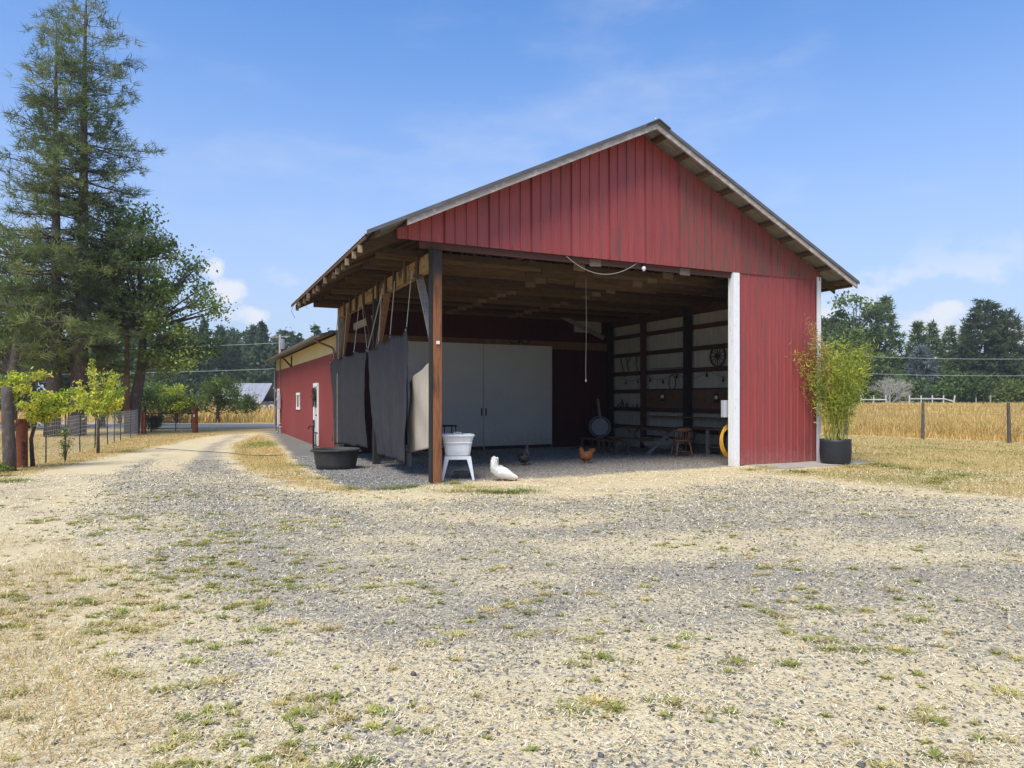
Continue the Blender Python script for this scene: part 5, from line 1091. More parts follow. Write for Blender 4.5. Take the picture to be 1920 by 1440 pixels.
# ------------------------------------------------------------------ curtains on the open barn side
def cloth(name, fn, nu, nv, mat, label, cat='curtain', thick=0.004):
    b = MB(); b.grid(fn, nu, nv); o = b.build(name, mat, None, smooth=True); inb(o, 0, 0, 0)
    s = o.modifiers.new('thick', 'SOLIDIFY'); s.thickness = thick; return tag(o, label, cat)
def curtains():
    def make(dl_t, dr_t, dl_b, dr_b, tops, hb_l, hb_r, ph, t0):
        ks = [k for k, _ in tops]; hs = [h for _, h in tops]
        def fn(u, v):
            top = float(np.interp(u, ks, hs)); i = int(np.searchsorted(ks, u, side='right')) - 1; i = min(max(i, 0), len(ks) - 2); w = (u - ks[i]) / (ks[i + 1] - ks[i])
            top -= 0.10 * (4 * w * (1 - w)) ** 0.8
            bot = hb_l + (hb_r - hb_l) * u + 0.03 * math.sin(u * 17 + ph); h = bot + (top - bot) * v
            d = (dl_b + (dr_b - dl_b) * u) * (1 - v) + (dl_t + (dr_t - dl_t) * u) * v
            fold = 0.045 * math.sin(u * 21 + ph + 1.2 * math.sin(v * 2)) + 0.018 * math.sin(u * 47 + ph * 2 + v) + 0.05 * math.sin(v * 3.1 + u * 2 + ph) * (1 - v)
            gather = sum(math.exp(-((u - k) / .035) ** 2) for k in ks) * 0.03 * v
            cr = (float(fbm(np.array(u * 14 + ph), np.array(v * 5.0), 19, 3)) - .5) * .05 + (float(fbm(np.array(u * 30 + v * 9 + ph), np.array(v * 14.0 - u * 11), 29, 2)) - .5) * .022
            return (t0 + fold * (0.5 + 0.9 * (1 - v)) - gather + cr, d, h)
        return fn, ks, hs
    fn, ks, hs = make(9.72, 4.62, 9.9, 4.95, [(0, 2.78), (.17, 2.84), (.42, 2.84), (.74, 2.86), (1, 2.84)], .22, .33, .4, -.20)
    c1 = cloth('curtain', fn, 110, 40, M['tarp'], 'charcoal tarp curtain nearest the annex, hung on ropes')
    f2, k2, h2 = make(4.50, 1.15, 4.0, 1.12, [(0, 2.80), (.28, 2.92), (.62, 2.98), (1, 3.03)], .28, .27, 2.1, -.19)
    c2 = cloth('curtain', f2, 100, 40, M['tarp'], 'charcoal tarp curtain nearest the front post, with frayed hem')
    def cv(u, v):
        d = 1.65 - 1.53 * u; top = 1.92 + .38 * u; bot = .45 + .20 * u; h = bot + (top - bot) * v
        return (-.06 + .02 * math.sin(u * 5 + v * 2.2) + .010 * math.sin(u * 13 - v * 6) + .014 * math.sin((u * .9 + v) * 9), d, h)
    cloth('canvas_sheet', cv, 40, 40, M['canvas'], 'beige canvas sheet slung beside the rust-brown front post', 'sheet')
    def trim(par, f, ks):
        b = MB(); b.tube([Vector(f(k / 60, 1.0)) + Vector((-.004, 0, -.012)) for k in range(61)], .014, 5, False); b.build('top_hem', M['tarp'], par)
        for k in ks:
            q = f(min(max(k, .01), .99), .985); b = MB(); b.torus((q[0] - .012, q[1], q[2]), (1, 0, 0), .022, .007, 12, 5); b.build('grommet', M['galv'], par)
    trim(c1, fn, ks); trim(c2, f2, k2)
    def rope(p, q, par):
        b = MB(); b.tube([p, q], .009, 5); o = b.build('rope', M['rope'], par)
    for k, h in zip(ks[1:-1], hs[1:-1]):
        d = fn(k, 1.0); rope((d[0], d[1], d[2] + .0), (-.14, d[1] + random.uniform(-.05, .1), 4.1), c1)
    d = fn(1.0, 1.0); rope(d, (-.14, 5.6, 4.1), c1)
    for k, h in zip(k2[1:], h2[1:]):
        d = f2(k, 1.0); rope(d, (-.14, d[1] - .03, 4.15), c2)
    d = f2(0, 1.0); rope(d, (-.14, 3.6, 4.0), c2)
    b = MB(); b.tube([(-.36, 7.8, .3), (-.36, 7.8, 2.3)], .009, 6); o = b.build('water_pipe', M['rope'], None); inb(o, 0, 0, 0); tag(o, 'thin white pipe standing in front of the left tarp curtain', 'pipe')
curtains()

# ------------------------------------------------------------------ tub, washtub, pan
def tubs():
    p = G(630, 879); p.z -= .02; root = empty('stock_tub', p, 0, 'round black rubber stock tub on the gravel by the curtains', 'tub')
    b = MB(); b.lathe([(.40, 0), (.43, .015), (.465, .16), (.50, .40), (.515, .44), (.545, .445), (.55, .475), (.53, .485), (.505, .475), (.49, .43), (.42, .06), (0, .05)], 48)
    b.build('shell', M['black_rubber'], root, smooth=True)
    for s in (-1, 1):
        b = MB(); b.box((s * .53 - .05, -.09, .415), (s * .53 + .06, .09, .45)); b.build('handle', M['black_rubber'], root, bevel=.012)
    p = G(858, 899); root = empty('washtub_stand', p, R(6), 'square white enamel washtub on splayed legs beside the front post', 'washtub')
    wt = pm('chipped_white_enamel', (0.60, 0.62, 0.66), (0.50, 0.52, 0.56), 8, .45, .1, c3=(0.22, 0.18, 0.16), c3scale=22, c3lo=.66, c3hi=.72, vary=0)
    def ring(w, d, z, r): 
        out = []
        for cx, cy, a0 in ((w-r, d-r, 0), (-w+r, d-r, 90), (-w+r, -d+r, 180), (w-r, -d+r, 270)):
            for k in range(5): a = R(a0 + 22.5 * k); out.append((cx + r * math.cos(a), cy + r * math.sin(a), z))
        return out
    b = MB(); prof = [(.225, .48), (.235, .49), (.25, .56), (.262, .66), (.272, .72), (.283, .722), (.285, .735), (.275, .745), (.29, .80), (.31, .85), (.325, .862), (.325, .88), (.305, .885), (.29, .86), (.26, .72), (.22, .53), (.01, .52)]
    rows = [ring(w, w * .92, z, min(.07, w * .6)) for w, z in prof]; n = len(rows[0])
    b.add([q for r_ in rows for q in r_], [(i*n+j, i*n+(j+1)%n, (i+1)*n+(j+1)%n, (i+1)*n+j) for i in range(len(rows)-1) for j in range(n)]); b.build('basin', wt, root, smooth=False)
    rows = [ring(w, w * .92, z, .05) for w, z in ((.235, .475), (.25, .475), (.252, .41), (.237, .41))]; b = MB(); b.add([q for r_ in rows for q in r_], [(i*n+j, i*n+(j+1)%n, ((i+1)%4)*n+(j+1)%n, ((i+1)%4)*n+j) for i in range(4) for j in range(n)]); b.build('apron', wt, root)
    for sx in (-1, 1):
        for sy in (-1, 1):
            b = MB(); x0, y0, x1, y1 = sx * .245, sy * .225, sx * .315, sy * .29; w0, w1 = .085, .03
            for (ax, ay) in (((-sx), 0), (0, (-sy))):
                b.add([(x0, y0, .47), (x0 + ax * w0, y0 + ay * w0, .47), (x1 + ax * w1, y1 + ay * w1, 0), (x1, y1, 0)], [(0, 1, 2, 3)])
            o = b.build('leg', wt, root); s = o.modifiers.new('t', 'SOLIDIFY'); s.thickness = .006
    b = MB(); b.tube([(-.10, .0, .885), (-.07, .05, .92), (.07, .05, .92), (.10, 0, .885)], .01, 6); b.build('tap_bridge', M['galv'], root)
    p = G(866, 897) + Vector((.0, .08, 0)); b = MB(); b.lathe([(.13, 0), (.15, .01), (.175, .11), (.19, .115), (.185, .125), (.165, .11), (.13, .03), (0, .025)], 28); o = b.build('feed_pan', pm('dull_tin', (0.17, 0.165, 0.155), (0.10, 0.095, 0.09), 9, .6, .1, vary=0), None, smooth=True); o.location = p; tag(o, 'dull grey feed pan on the gravel under the washtub', 'pan')
tubs()

# ------------------------------------------------------------------ hens
def hen(name, p, rz, mat, label, spine, tail, comb, legs, scale=1.0):
    """spine: (x, z, half-width, half-height) stations tail -> head, one continuous body; slots: feathers, comb, horn"""
    b = MB(); n = 14; k = len(spine); vs = []
    for i, (x, z, w, h) in enumerate(spine):
        x0, z0 = spine[max(i - 1, 0)][:2]; x1, z1 = spine[min(i + 1, k - 1)][:2]; tx, tz = x1 - x0, z1 - z0; l = math.hypot(tx, tz) or 1; nx, nz = -tz / l, tx / l
        for j in range(n):
            a = 2 * math.pi * j / n; c = math.cos(a); vs.append((x + nx * h * math.sin(a), w * c, z + nz * h * math.sin(a)))
    b.add(vs, [(i*n+j, i*n+(j+1)%n, (i+1)*n+(j+1)%n, (i+1)*n+j) for i in range(k-1) for j in range(n)] + [tuple(range(n-1, -1, -1)), tuple((k-1)*n+j for j in range(n))])
    for i in range(1, k - 2):                   # overlapping contour feathers, part of the same body mesh
        x, z, w, h = spine[i]; x1, z1, w1, h1 = spine[i + 1]; tx, tz = x1 - x, z1 - z; l = math.hypot(tx, tz) or 1; tx /= l; tz /= l
        for rep in range(2):
            for j in range(n):
                a = 2 * math.pi * (j + .5 * rep + random.uniform(-.2, .2)) / n; u = random.random(); c, s_ = math.cos(a), math.sin(a)
                X, Z, W_, H_ = x + (x1 - x) * u, z + (z1 - z) * u, w + (w1 - w) * u, h + (h1 - h) * u
                nrm = Vector((-tz * s_, c, tx * s_)); base = Vector((X - tz * H_ * s_, W_ * c, Z + tx * H_ * s_)); back = Vector((-tx, 0, -tz)); sd = nrm.cross(back).normalized() * .016
                L_ = .045 + .02 * random.random(); t_ = base + back * L_ + nrm * .010
                b.add([base + sd * .6, base + back * L_ * .6 + nrm * .007 + sd, t_, base + back * L_ * .6 + nrm * .007 - sd, base - sd * .6], [(0, 1, 2, 3, 4)])
    for (bx, bz), (ax, az), wd, sp in tail:     # tail and wing feathers: slim tapered slabs
        for s in (-1, -.5, 0, .5, 1):
            y = s * sp; d = Vector((ax - bx, 0, az - bz)); pr = Vector((-d.z, 0, d.x)).normalized() * wd
            q = [Vector((bx, y * .5, bz)), Vector((bx, y * .5, bz)) + d * .6 + Vector((0, y * .4, 0)), Vector((ax, y, az)) - d * .08 * abs(s)]
            v = [q[0] - pr * .8, q[0] + pr * .8, q[1] + pr * 1.1, q[2] + pr * .35, q[2] - pr * .35, q[1] - pr * 1.1]; v2 = [w_ + Vector((0, .006, 0)) for w_ in v]
            b.add(v + v2, [(0,1,2,3,4,5), (11,10,9,8,7,6)] + [(i, (i+1) % 6, (i+1) % 6 + 6, i + 6) for i in range(6)])
    b.mi = 1
    for (x, z, dx, dz, r) in comb:
        b.lathe([(0, -r), (r * .7, -r * .6), (r, 0), (r * .6, r * .7), (0, r)], 8, (x, 0, z), sx=1.0, sy=.35)
    b.mi = 2
    for s in (-1, 1):
        (hx, hz_), (fx, fz) = legs; y = s * .045
        b.tube([(hx, y * .9, hz_), (hx + .015, y, hz_ * .5), (fx, y, fz + .012)], [.014, .009, .008], 6)
        for a in (-.5, 0, .5): b.tube([(fx, y, fz + .01), (fx + .055 * math.cos(a), y + .055 * math.sin(a), fz + .004)], [.007, .003], 5)
        b.tube([(fx, y, fz + .01), (fx - .03, y, fz + .004)], [.006, .003], 5)
    hx, hz_ = spine[-1][:2]; px_, pz_ = spine[-2][:2]; d = Vector((hx - px_, 0, hz_ - pz_)).normalized()
    b.tube([Vector((hx, 0, hz_)) - d * .01, Vector((hx, 0, hz_)) + d * .035], [.012, .002], 6)
    o = b.build(name, [mat, M['comb'], M['beak']], None, smooth=False); o.location = p; o.rotation_euler = (0, 0, rz); o.scale = (scale,) * 3; return tag(o, label, 'hen')
def hens():
    # pecking: tail up at the back, head at the ground in front
    hen('hen', G(944, 902), R(2), M['hen_white'], 'white hen pecking the straw in front of the barn, tail raised',
        [(-.150, .445, .010, .022), (-.165, .425, .024, .050), (-.172, .38, .034, .066), (-.172, .315, .048, .072), (-.168, .265, .062, .075), (-.155, .235, .085, .085), (-.11, .20, .105, .10), (-.05, .175, .115, .115), (.03, .15, .11, .105), (.10, .125, .085, .085), (.16, .10, .06, .06), (.21, .085, .042, .042), (.25, .07, .034, .034), (.275, .06, .018, .018)],
        [((-.16, .25), (-.185, .40), .035, .03)], [(.255, .105, 0, 0, .026), (.275, .095, 0, 0, .022), (.245, .025, 0, 0, .018)], ((-.02, .09), (-.03, .0)))
    upright = [(-.17, .20, .02, .03), (-.13, .185, .07, .075), (-.06, .165, .11, .115), (.02, .17, .115, .12), (.08, .21, .09, .095), (.105, .27, .058, .058), (.115, .325, .042, .042), (.125, .365, .036, .036), (.15, .385, .026, .026), (.165, .385, .012, .012)]
    hen('hen', G(984, 872), R(68), M['hen_grey'], 'dark barred grey hen standing upright inside the barn', upright, [((-.13, .20), (-.22, .34), .035, .05)], [(.13, .41, 0, 0, .02), (.145, .345, 0, 0, .014)], ((0, .09), (.01, 0)), 1.12)
    hen('hen', G(1098, 869), R(214), M['hen_red'], 'russet brown hen facing out on the barn floor', [(-.17, .24, .02, .03), (-.13, .21, .075, .08), (-.06, .18, .12, .12), (.02, .175, .125, .125), (.08, .21, .095, .10), (.11, .27, .06, .06), (.125, .32, .042, .042), (.14, .35, .034, .034), (.165, .36, .022, .022), (.178, .355, .01, .01)],
        [((-.13, .24), (-.25, .36), .035, .06)], [(.145, .395, 0, 0, .02), (.165, .32, 0, 0, .014)], ((0, .09), (.01, 0)), 1.0)
hens()

# ------------------------------------------------------------------ things inside the barn
def inside():
    fl = lambda t, d: gzf(*wor(t, d)[:2])
    def th(name, t, d, label, cat, rz=0.0, h=None): return empty(name, wor(t, d, fl(t, d) if h is None else h), BA + rz, label, cat)
    # bench
    r = th('plank_bench', 7.05, 5.2, 'long low plank bench standing left of the picnic table', 'bench')
    b = MB(); b.box((-.22, -1.05, .38), (-.01, 1.05, .42)); b.build('seat', M['plywood'], r); b = MB(); b.box((.01, -1.05, .38), (.22, 1.05, .42)); b.build('seat', M['plywood'], r)
    for x in (-.19, .19):
        for y in (-.95, 0, .95):
            b = MB(); b.box((x - .03, y - .03, 0), (x + .03, y + .03, .38)); b.build('leg', M['plywood'], r)
    # picnic table with two seats
    r = th('picnic_table', 8.35, 4.75, 'weathered picnic table with crossed legs inside the barn', 'table')
    for k in range(5): b = MB(); b.box((-.37 + .15 * k, -1.05, .71), (-.23 + .15 * k, 1.05, .75)); b.build('plank', M['plywood'], r)
    for s in (-1, 1):
        for k in (0, 1): b = MB(); x = s * (.60 + .15 * k); b.box((x - .07, -1.05, .42), (x + .07, 1.05, .46)); b.build('seat_plank', M['plywood'], r)
        for y in (-.8, .8): b = MB(); b.bar((s * .70, y + .03 * s, 0), (s * -.22, y + .03 * s, .71), .045, .12, (0, 1, 0)); b.build('leg', M['greywood'], r)
    for y in (-.85, .85): b = MB(); b.box((-.8, y - .05, .30), (.8, y - .01, .41)); b.build('brace', M['greywood'], r)
    # chair
    r = th('captain_chair', 7.95, 2.72, 'reddish wooden spindle-back chair in front of the picnic table', 'chair', R(-18)); W_ = M['chairwood']
    b = MB(); b.lathe([(0, .425), (.20, .425), (.235, .44), (.235, .46), (.21, .47), (0, .465)], 24, sx=1, sy=.95); b.build('seat', W_, r, smooth=False)
    for sx in (-1, 1):
        for sy in (-1, 1): b = MB(); b.tube([(sx * .15, sy * .14, .43), (sx * .19, sy * .18, .24), (sx * .235, sy * .215, 0)], [.017, .024, .014], 8); b.build('leg', W_, r)
    for y in (-.19, .19): b = MB(); b.tube([(-.195, y, .16), (.195, y, .16)], .012, 6); b.build('stretcher', W_, r)
    for a in range(200, 341, 20):
        b = MB(); c, s = math.cos(R(a)), math.sin(R(a)); b.tube([(c * .20, s * .19, .46), (c * .225, s * .215, .56), (c * .245, s * .235, .70)], [.011, .017, .011], 6); b.build('spindle', W_, r)
    b = MB(); b.tube([(math.cos(R(a)) * .25, math.sin(R(a)) * .24, .71 + (.03 if 220 < a < 320 else 0)) for a in range(180, 361, 15)], .026, 8); b.build('back_rail', W_, r)
    b = MB(); b.grid(lambda u, v: (math.cos(R(225 + 90 * u)) * .255, math.sin(R(225 + 90 * u)) * .245, .70 + .09 * v), 10, 2); o = b.build('crest', W_, r); o.modifiers.new('t', 'SOLIDIFY').thickness = .02
    # wall boards, shelf, work bench
    for d0, d1, lab in ((2.3, 4.58, 'brown plywood board on the wall behind the wagon wheel'), (4.86, 6.95, 'brown plywood board on the wall left of the black post')):
        b = MB(); b.box((0, 0, 0), (.02, d1 - d0, .58)); o = b.build('wall_board', M['plywood'], None); inb(o, 9.87, d0, 1.27); tag(o, lab, 'board')
    r = th('work_bench', 9.45, 3.3, 'rough work bench along the barn side wall', 'bench')
    for k in range(3): b = MB(); b.box((-.22 + .2 * k, -1.6, .70), (-.03 + .2 * k, 1.3, .745)); b.build('plank', M['brownwood'], r)
    for y in (-1.45, -.1, 1.15):
        for x in (-.18, .3): b = MB(); b.box((x - .04, y - .04, 0), (x + .04, y + .04, .70)); b.build('leg', M['greywood'], r)
    b = MB(); b.box((-.2, -1.5, .2), (.34, 1.2, .23)); b.build('shelf', M['brownwood'], r)
    b = MB(); b.box((0, 0, 0), (.24, 4.4, .035)); o = b.build('wall_shelf', M['brownwood'], None); inb(o, 9.66, 2.4, 0.98); tag(o, 'long brown shelf board on the side wall above the work bench', 'shelf')
    b = MB(); b.box((0, 0, 0), (.26, 2.0, .03)); o = b.build('wall_shelf', M['girt'], None); inb(o, 9.62, 7.1, 1.22); tag(o, 'dark shelf with bottles in the far corner', 'shelf')
    for k, (d, h, w) in enumerate(((7.3, .16, .04), (7.55, .12, .035), (7.9, .22, .045), (8.2, .30, .06), (8.45, .14, .04))):
        b = MB(); b.lathe([(w, 0), (w, h * .6), (w * .4, h * .75), (w * .35, h), (0, h)], 12); o = b.build('bottle', M['glass'], None, smooth=True); inb(o, 9.73, d, 1.251); tag(o, 'dark bottle on the shelf in the far corner', 'bottle', 'bottles on the far shelf')
    # oil lantern on the plywood and a clock
    def lantern(t, d, h, lab):
        o = empty('lantern', wor(t, d, h), BA, lab, 'lantern'); b = MB(); b.lathe([(0, 0), (.07, 0), (.07, .07), (.03, .09), (0, .09)], 14); b.build('tank', M['black_iron'], o)
        b = MB(); b.lathe([(.035, .09), (.055, .14), (.03, .20), (0, .2)], 12); b.build('globe', M['bulb'], o); b = MB(); b.lathe([(.05, .2), (.03, .25), (0, .26)], 12); b.build('cap', M['black_iron'], o)
        b = MB(); b.torus((0, 0, .22), (1, 0, 0), .085, .004, 18, 5, .12); b.build('bail', M['black_iron'], o)
    lantern(9.78, 3.42, 1.47, 'black lantern with white globe hung on the plywood board'); lantern(9.78, 5.95, 1.50, 'small lantern hung on the plywood left of the black post')
    # wagon wheel
    r = empty('wagon_wheel', wor(9.86, 3.45, 2.83), BA, 'dark wooden wagon wheel hung on the side wall', 'wheel'); b = MB(); b.torus((0, 0, 0), (1, 0, 0), .31, .026, 36, 8); b.build('rim', M['girt'], r)
    b = MB(); b.tube([(-.07, 0, 0), (.05, 0, 0)], .055, 12); b.build('hub', M['girt'], r)
    for k in range(12): a = math.pi * 2 * k / 12; b = MB(); b.tube([(0, .05 * math.cos(a), .05 * math.sin(a)), (0, .30 * math.cos(a), .30 * math.sin(a))], .011, 5); b.build('spoke', M['girt'], r)
    # hanging harness, tools
    def hang(name, d, h, lab, cat, pts, r_=.012, mt='girt', t=9.86):
        b = MB()
        for P in pts: b.tube([(0, y, z) for y, z in P], r_, 6)
        o = b.build(name, M[mt], None); inb(o, t, d, h); tag(o, lab, cat)
    hang('harness_hames', 5.55, 2.35, 'pair of curved harness hames hanging left of the black post', 'harness', [[(.02, 0), (.16, -.12), (.17, -.35), (.06, -.5)], [(-.02, 0), (-.16, -.12), (-.17, -.35), (-.06, -.5)]], .018)
    hang('long_rod', 5.7, 2.55, 'long thin iron rod laid across the wall girt', 'rod', [[(-.9, 0), (1.0, .03)]], .012, 'black_iron')
    hang('hay_fork', 8.2, 2.9, 'slanting two-handled hay fork in the far corner of the wall', 'tool', [[(.30, .2), (.05, -.55)], [(-.05, .25), (-.22, -.45)], [(.05, -.55), (-.22, -.45)], [(-.1, -.1), (-.35, .15)]], .016)
    hang('scythe_handle', 7.5, 2.8, 'bent tool handle beside the wall stud', 'tool', [[(0, .3), (.03, .0), (-.05, -.2), (.03, -.45)]], .018)
    b = MB()
    for k in range(4):
        d0 = 2.2 + k * 1.6; b.tube([(0, d0 + 1.6 * u, -.22 * 4 * u * (1 - u)) for u in np.linspace(0, 1, 9)], .006, 4, False)
    o = b.build('string_lights', M['black_iron'], None); inb(o, 9.84, 0, 2.42); tag(o, 'drooping string of bulbs along the side wall girt', 'lights')
    bm_ = MB(); bm_.lathe([(.018, 0), (.02, -.05), (.035, -.09), (.03, -.13), (0, -.15)], 10); me = bm_.mesh('bulb', M['black_iron'], True)
    for k in range(9): d = 2.5 + .7 * k; u = ((d - 2.2) / 1.6) % 1; q = link('bulb', me, o); q.location = (0, d, -.22 * 4 * u * (1 - u) - .005)
    # barrel fan
    r = th('barrel_fan', 8.7, 8.1, 'large round barrel fan standing in the far corner', 'fan', R(-20)); b = MB(); b.tube([(0, -.2, .72), (0, .2, .72)], .36, 28, False); o = b.build('drum', M['galv'], r, smooth=True); o.modifiers.new('t', 'SOLIDIFY').thickness = .01
    b = MB(); b.torus((0, -.2, .72), (0, 1, 0), .36, .014, 28, 6); b.torus((0, -.2, .72), (0, 1, 0), .24, .005, 24, 5); b.torus((0, -.2, .72), (0, 1, 0), .12, .005, 20, 5); b.build('guard', M['wire'], r)
    b = MB(); b.tube([(0, -.17, .72), (0, -.15, .72)], .30, 28); b.build('face_disc', M['wire'], r)
    b = MB(); b.tube([(0, -.1, .72), (0, .1, .72)], .07, 12)
    for k in range(4): a = math.pi / 2 * k; b.bar((.06 * math.cos(a), 0, .72 + .06 * math.sin(a)), (.32 * math.cos(a), 0, .72 + .32 * math.sin(a)), .10, .012, (.3, 1, 0))
    b.build('blades', M['black_iron'], r)
    for s in (-1, 1): b = MB(); b.tube([(s * .30, -.25, 0), (s * .34, 0, .42), (s * .30, .25, 0)], .02, 6); b.build('stand', M['black_iron'], r)
    # stools by the sliding door
    for x, y, h, w, lab in ((-1.86, 19.9, .90, .21, 'taller black metal stool behind the washtub'), (-1.36, 19.2, .62, .15, 'shorter black stool behind the washtub')):
        r = empty('stool', (x, y, gzf(x, y)), BA, lab, 'stool', ); b = MB(); b.box((-w, -w, h - .04), (w, w, h)); b.build('seat', M['black_iron'], r, bevel=.015)
        for sx in (-1, 1):
            for sy in (-1, 1): b = MB(); b.tube([(sx * w * .8, sy * w * .8, h - .04), (sx * w, sy * w, 0)], .014, 6); b.build('leg', M['black_iron'], r)
        b = MB(); b.torus((0, 0, h * .4), (0, 0, 1), w * .95, .009, 4, 5); b.build('foot_ring', M['black_iron'], r)
    # plank on trestle seen between the curtains
    r = th('low_trestle', .55, 4.15, 'low grey plank trestle seen between the two tarp curtains', 'trestle'); b = MB(); b.box((-.25, -.75, .40), (.2, .75, .45)); b.build('plank', M['greywood'], r)
    for y in (-.55, .55): b = MB(); b.box((-.06, y - .05, 0), (.04, y + .05, .40)); b.build('leg', M['greywood'], r)
    # hose coil and box at the jamb
    r = empty('hose_coil', wor(7.42, .30, .57), BA, 'coiled yellow hose hanging behind the white door jamb', 'hose'); b = MB()
    for k in range(9): b.torus((random.uniform(-.02, .03), .02 * (k % 4) - .03, random.uniform(-.03, .03)), (random.uniform(-.12, .12), 1, random.uniform(-.06, .06)), .27 + random.uniform(-.035, .03), .0115, 32, 6, .38 + random.uniform(-.05, .05))
    b.build('loops', M['yellow_hose'], r, smooth=True); b = MB(); b.tube([(0, .06, .36), (0, -.1, .38)], .02, 6); b.build('hook', M['black_iron'], r)
    b = MB(); b.box((-.14, -.06, -.2), (.14, .06, .2)); o = b.build('switch_box', M['grey_box'], None, bevel=.012); inb(o, 7.27, .23, 1.34); tag(o, 'small grey electrical box behind the white jamb', 'box')
    # drooping cable, hanging cord, ceiling lamp holder
    b = MB(); b.tube([(2.78 + 1.75 * u, -.02 + .02 * math.sin(u * 3), 4.50 - .30 * 4 * u * (1 - u)) for u in np.linspace(0, 1, 17)], .0065, 6); o = b.build('drooping_cable', M['rope'], None); inb(o, 0, 0, 0); tag(o, 'pale cable drooping below the gable edge', 'cable')
    b = MB(); b.tube([(4.05, 1.3, 4.40), (4.06, 1.3, 3.2), (4.045, 1.3, 2.25), (4.05, 1.3, 2.02)], .005, 5); b.lathe([(0, 0), (.016, .01), (.02, .04), (.012, .07), (0, .075)], 8, (4.05, 1.3, 1.96)); o = b.build('hanging_cord', M['rope'], None); inb(o, 0, 0, 0); tag(o, 'long pale cord with a knot hanging from the ceiling', 'cord')
    r = empty('lamp_holder', wor(4.72, .0, 4.37), BA, 'small pale bulb holder under the gable edge', 'lamp'); b = MB(); b.lathe([(.03, .07), (.035, .13), (0, .135)], 10); b.build('socket', M['black_iron'], r); b = MB(); b.lathe([(0, -.03), (.04, 0), (.048, .04), (.028, .08), (0, .085)], 12); b.build('bulb', M['bulb'], r, smooth=True)
    r = empty('iron_chandelier', wor(5.0, 6.8, 3.30), BA, 'dark wrought iron chandelier hanging before the sliding doors', 'lamp'); b = MB(); b.tube([(0, 0, .1), (0, 0, 1.05)], .008, 5); b.build('chain', M['black_iron'], r)
    for k in range(6): a = R(60 * k + 10); c, s = math.cos(a), math.sin(a); b = MB(); b.tube([(0, 0, .1), (.15 * c, .15 * s, -.03), (.33 * c, .33 * s, .0), (.35 * c, .35 * s, .08)], .012, 6); b.lathe([(.03, .08), (.03, .1), (0, .1)], 8, (.35 * c, .35 * s, 0)); b.build('arm', M['black_iron'], r)
    # leaning boards in the corner
    for k, (t, lab) in enumerate(((9.2, 'pale board leaning in the far corner'), (8.95, 'dark pole leaning in the far corner'))):
        b = MB(); b.bar((0, -.35, 0), (.05, .1, 1.7), .1 if k == 0 else .04, .03 if k == 0 else .04, (0, 1, 0)); o = b.build('leaning_board', M['greywood' if k == 0 else 'girt'], None); inb(o, t, 8.95, fl(t, 8.9)); tag(o, lab, 'board')
inside()

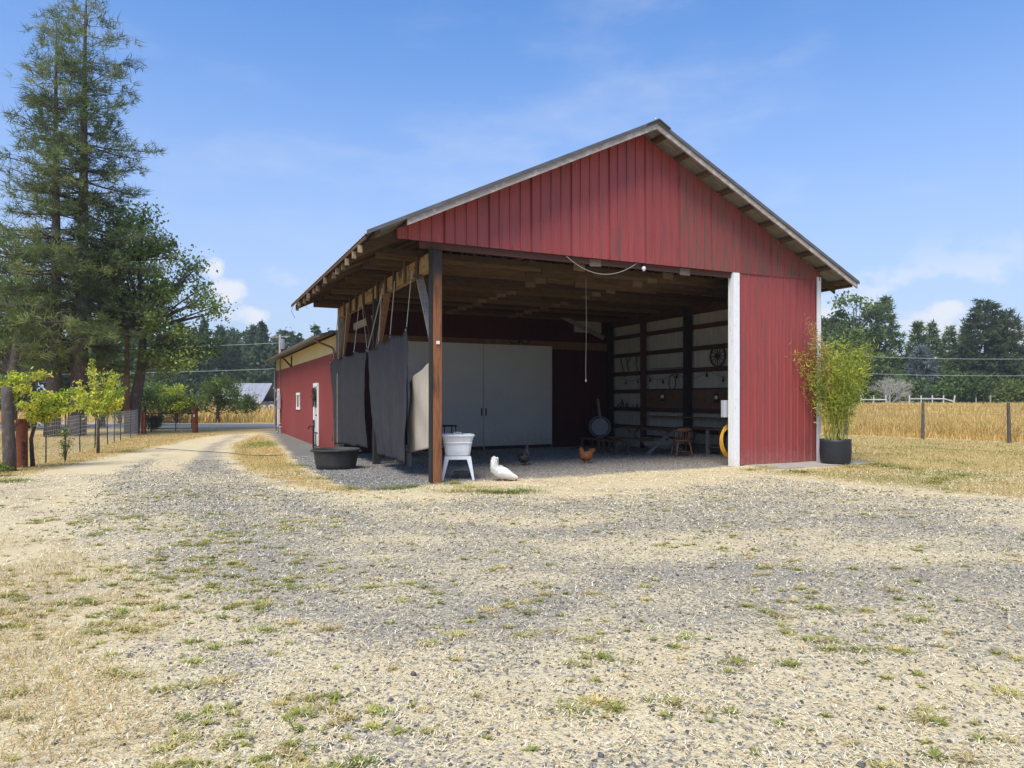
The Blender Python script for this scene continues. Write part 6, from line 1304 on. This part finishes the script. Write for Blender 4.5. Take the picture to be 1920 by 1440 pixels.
# ------------------------------------------------------------------ small things outside
def small():
    # thin black line across the drive, modelled as a tube
    P = [G(292, 843), G(320, 845), G(352, 847), G(400, 850), G(440, 852.5), G(462, 856), G(500, 857), G(530, 856)]
    b = MB(); b.tube([p + Vector((0, 0, .045)) for p in P], .010, 6); tag(b.build('black_line', M['black_rubber'], None, smooth=True), 'thin black line running across the driveway', 'hose')
    # iron pump by the annex door
    q = wor(-.32, 12.35); r = empty('hand_pump', (q.x, q.y, gzf(q.x, q.y) - .05), BA, 'black iron hand pump beside the annex door', 'pump'); k = M['black_iron']
    b = MB(); b.tube([(0, 0, 0), (0, 0, .85)], .035, 10); b.build('column', k, r); b = MB(); b.tube([(0, 0, .80), (-.12, .12, .82), (-.15, .15, .72)], .025, 8); b.build('spout', k, r); b = MB(); b.torus((0, -.1, .9), (1, 0, 0), .13, .018, 20, 6, .14); b.build('handle', k, r)
    q = wor(-.36, 11.6); r = empty('boot_stand', (q.x, q.y, gzf(q.x, q.y) - .05), BA, 'thin T-shaped iron stand beside the hand pump', 'stand'); b = MB(); b.tube([(0, 0, 0), (0, 0, .62)], .018, 6); b.build('rod', k, r); b = MB(); b.box((-.03, -.25, .61), (.03, .25, .64)); b.build('top_bar', k, r)
    # wreath on the annex door
    r = empty('door_wreath', wor(-.12, 13.36, 1.72), BA, 'dark green wreath with bow on the annex door', 'wreath'); b = MB(); b.torus((0, 0, 0), (1, 0, 0), .2, .03, 20, 6); b.build('ring', M['bark'], r)
    n = 500; a = RNG.random(n) * 6.283; C = np.stack([RNG.normal(size=n) * .03, .2 * np.cos(a), .2 * np.sin(a)], -1) + RNG.normal(size=(n, 3)) * .03; V, F, c = quads_leaf(C, .07, .35, pick([(0.03, 0.06, 0.03), (0.05, 0.08, 0.04)], n)); link('leaves', npmesh('leaves', V, F, M['leaf'], c), r)
    b = MB(); b.tube([(-.05, 0, -.18), (-.05, .02, -.45)], .03, 6); b.tube([(-.05, -.02, -.18), (-.05, -.06, -.4)], .03, 6); b.build('bow', M['black_iron'], r)
    # gas fittings at the annex foot
    q = wor(-.25, 23.2); r = empty('pipe_fittings', (q.x, q.y, gzf(q.x, q.y)), BA, 'cluster of pipe fittings at the foot of the annex wall', 'fittings')
    for x, y, h in ((0, -.25, .28), (0, .05, .42), (-.05, .3, .3)): b = MB(); b.tube([(x, y, -.05), (x, y, h)], .04, 8); b.lathe([(.07, h), (.08, h + .05), (.03, h + .1), (0, h + .1)], 10, (x, y, 0)); b.build('valve', M['galv'], r)
    b = MB(); b.tube([(0, -.25, .15), (0, .3, .15)], .03, 6); b.build('cross_pipe', M['galv'], r)
small()
# ------------------------------------------------------------------ thin summer haze
def haze():
    b = MB(); b.box((-720, -90, -1.6), (720, 950, 36)); m = bpy.data.materials.new('summer_haze'); m.use_nodes = True; N = m.node_tree.nodes; L = m.node_tree.links
    N.remove(N['Principled BSDF']); v = N.new('ShaderNodeVolumePrincipled'); v.inputs['Color'].default_value = (0.86, 0.92, 1.0, 1); v.inputs['Density'].default_value = 0.0004; v.inputs['Anisotropy'].default_value = 0.2
    L.new(v.outputs[0], N['Material Output'].inputs['Volume']); tag(b.build('haze', m), 'thin pale summer haze over the fields', 'haze', kind='stuff')
haze()
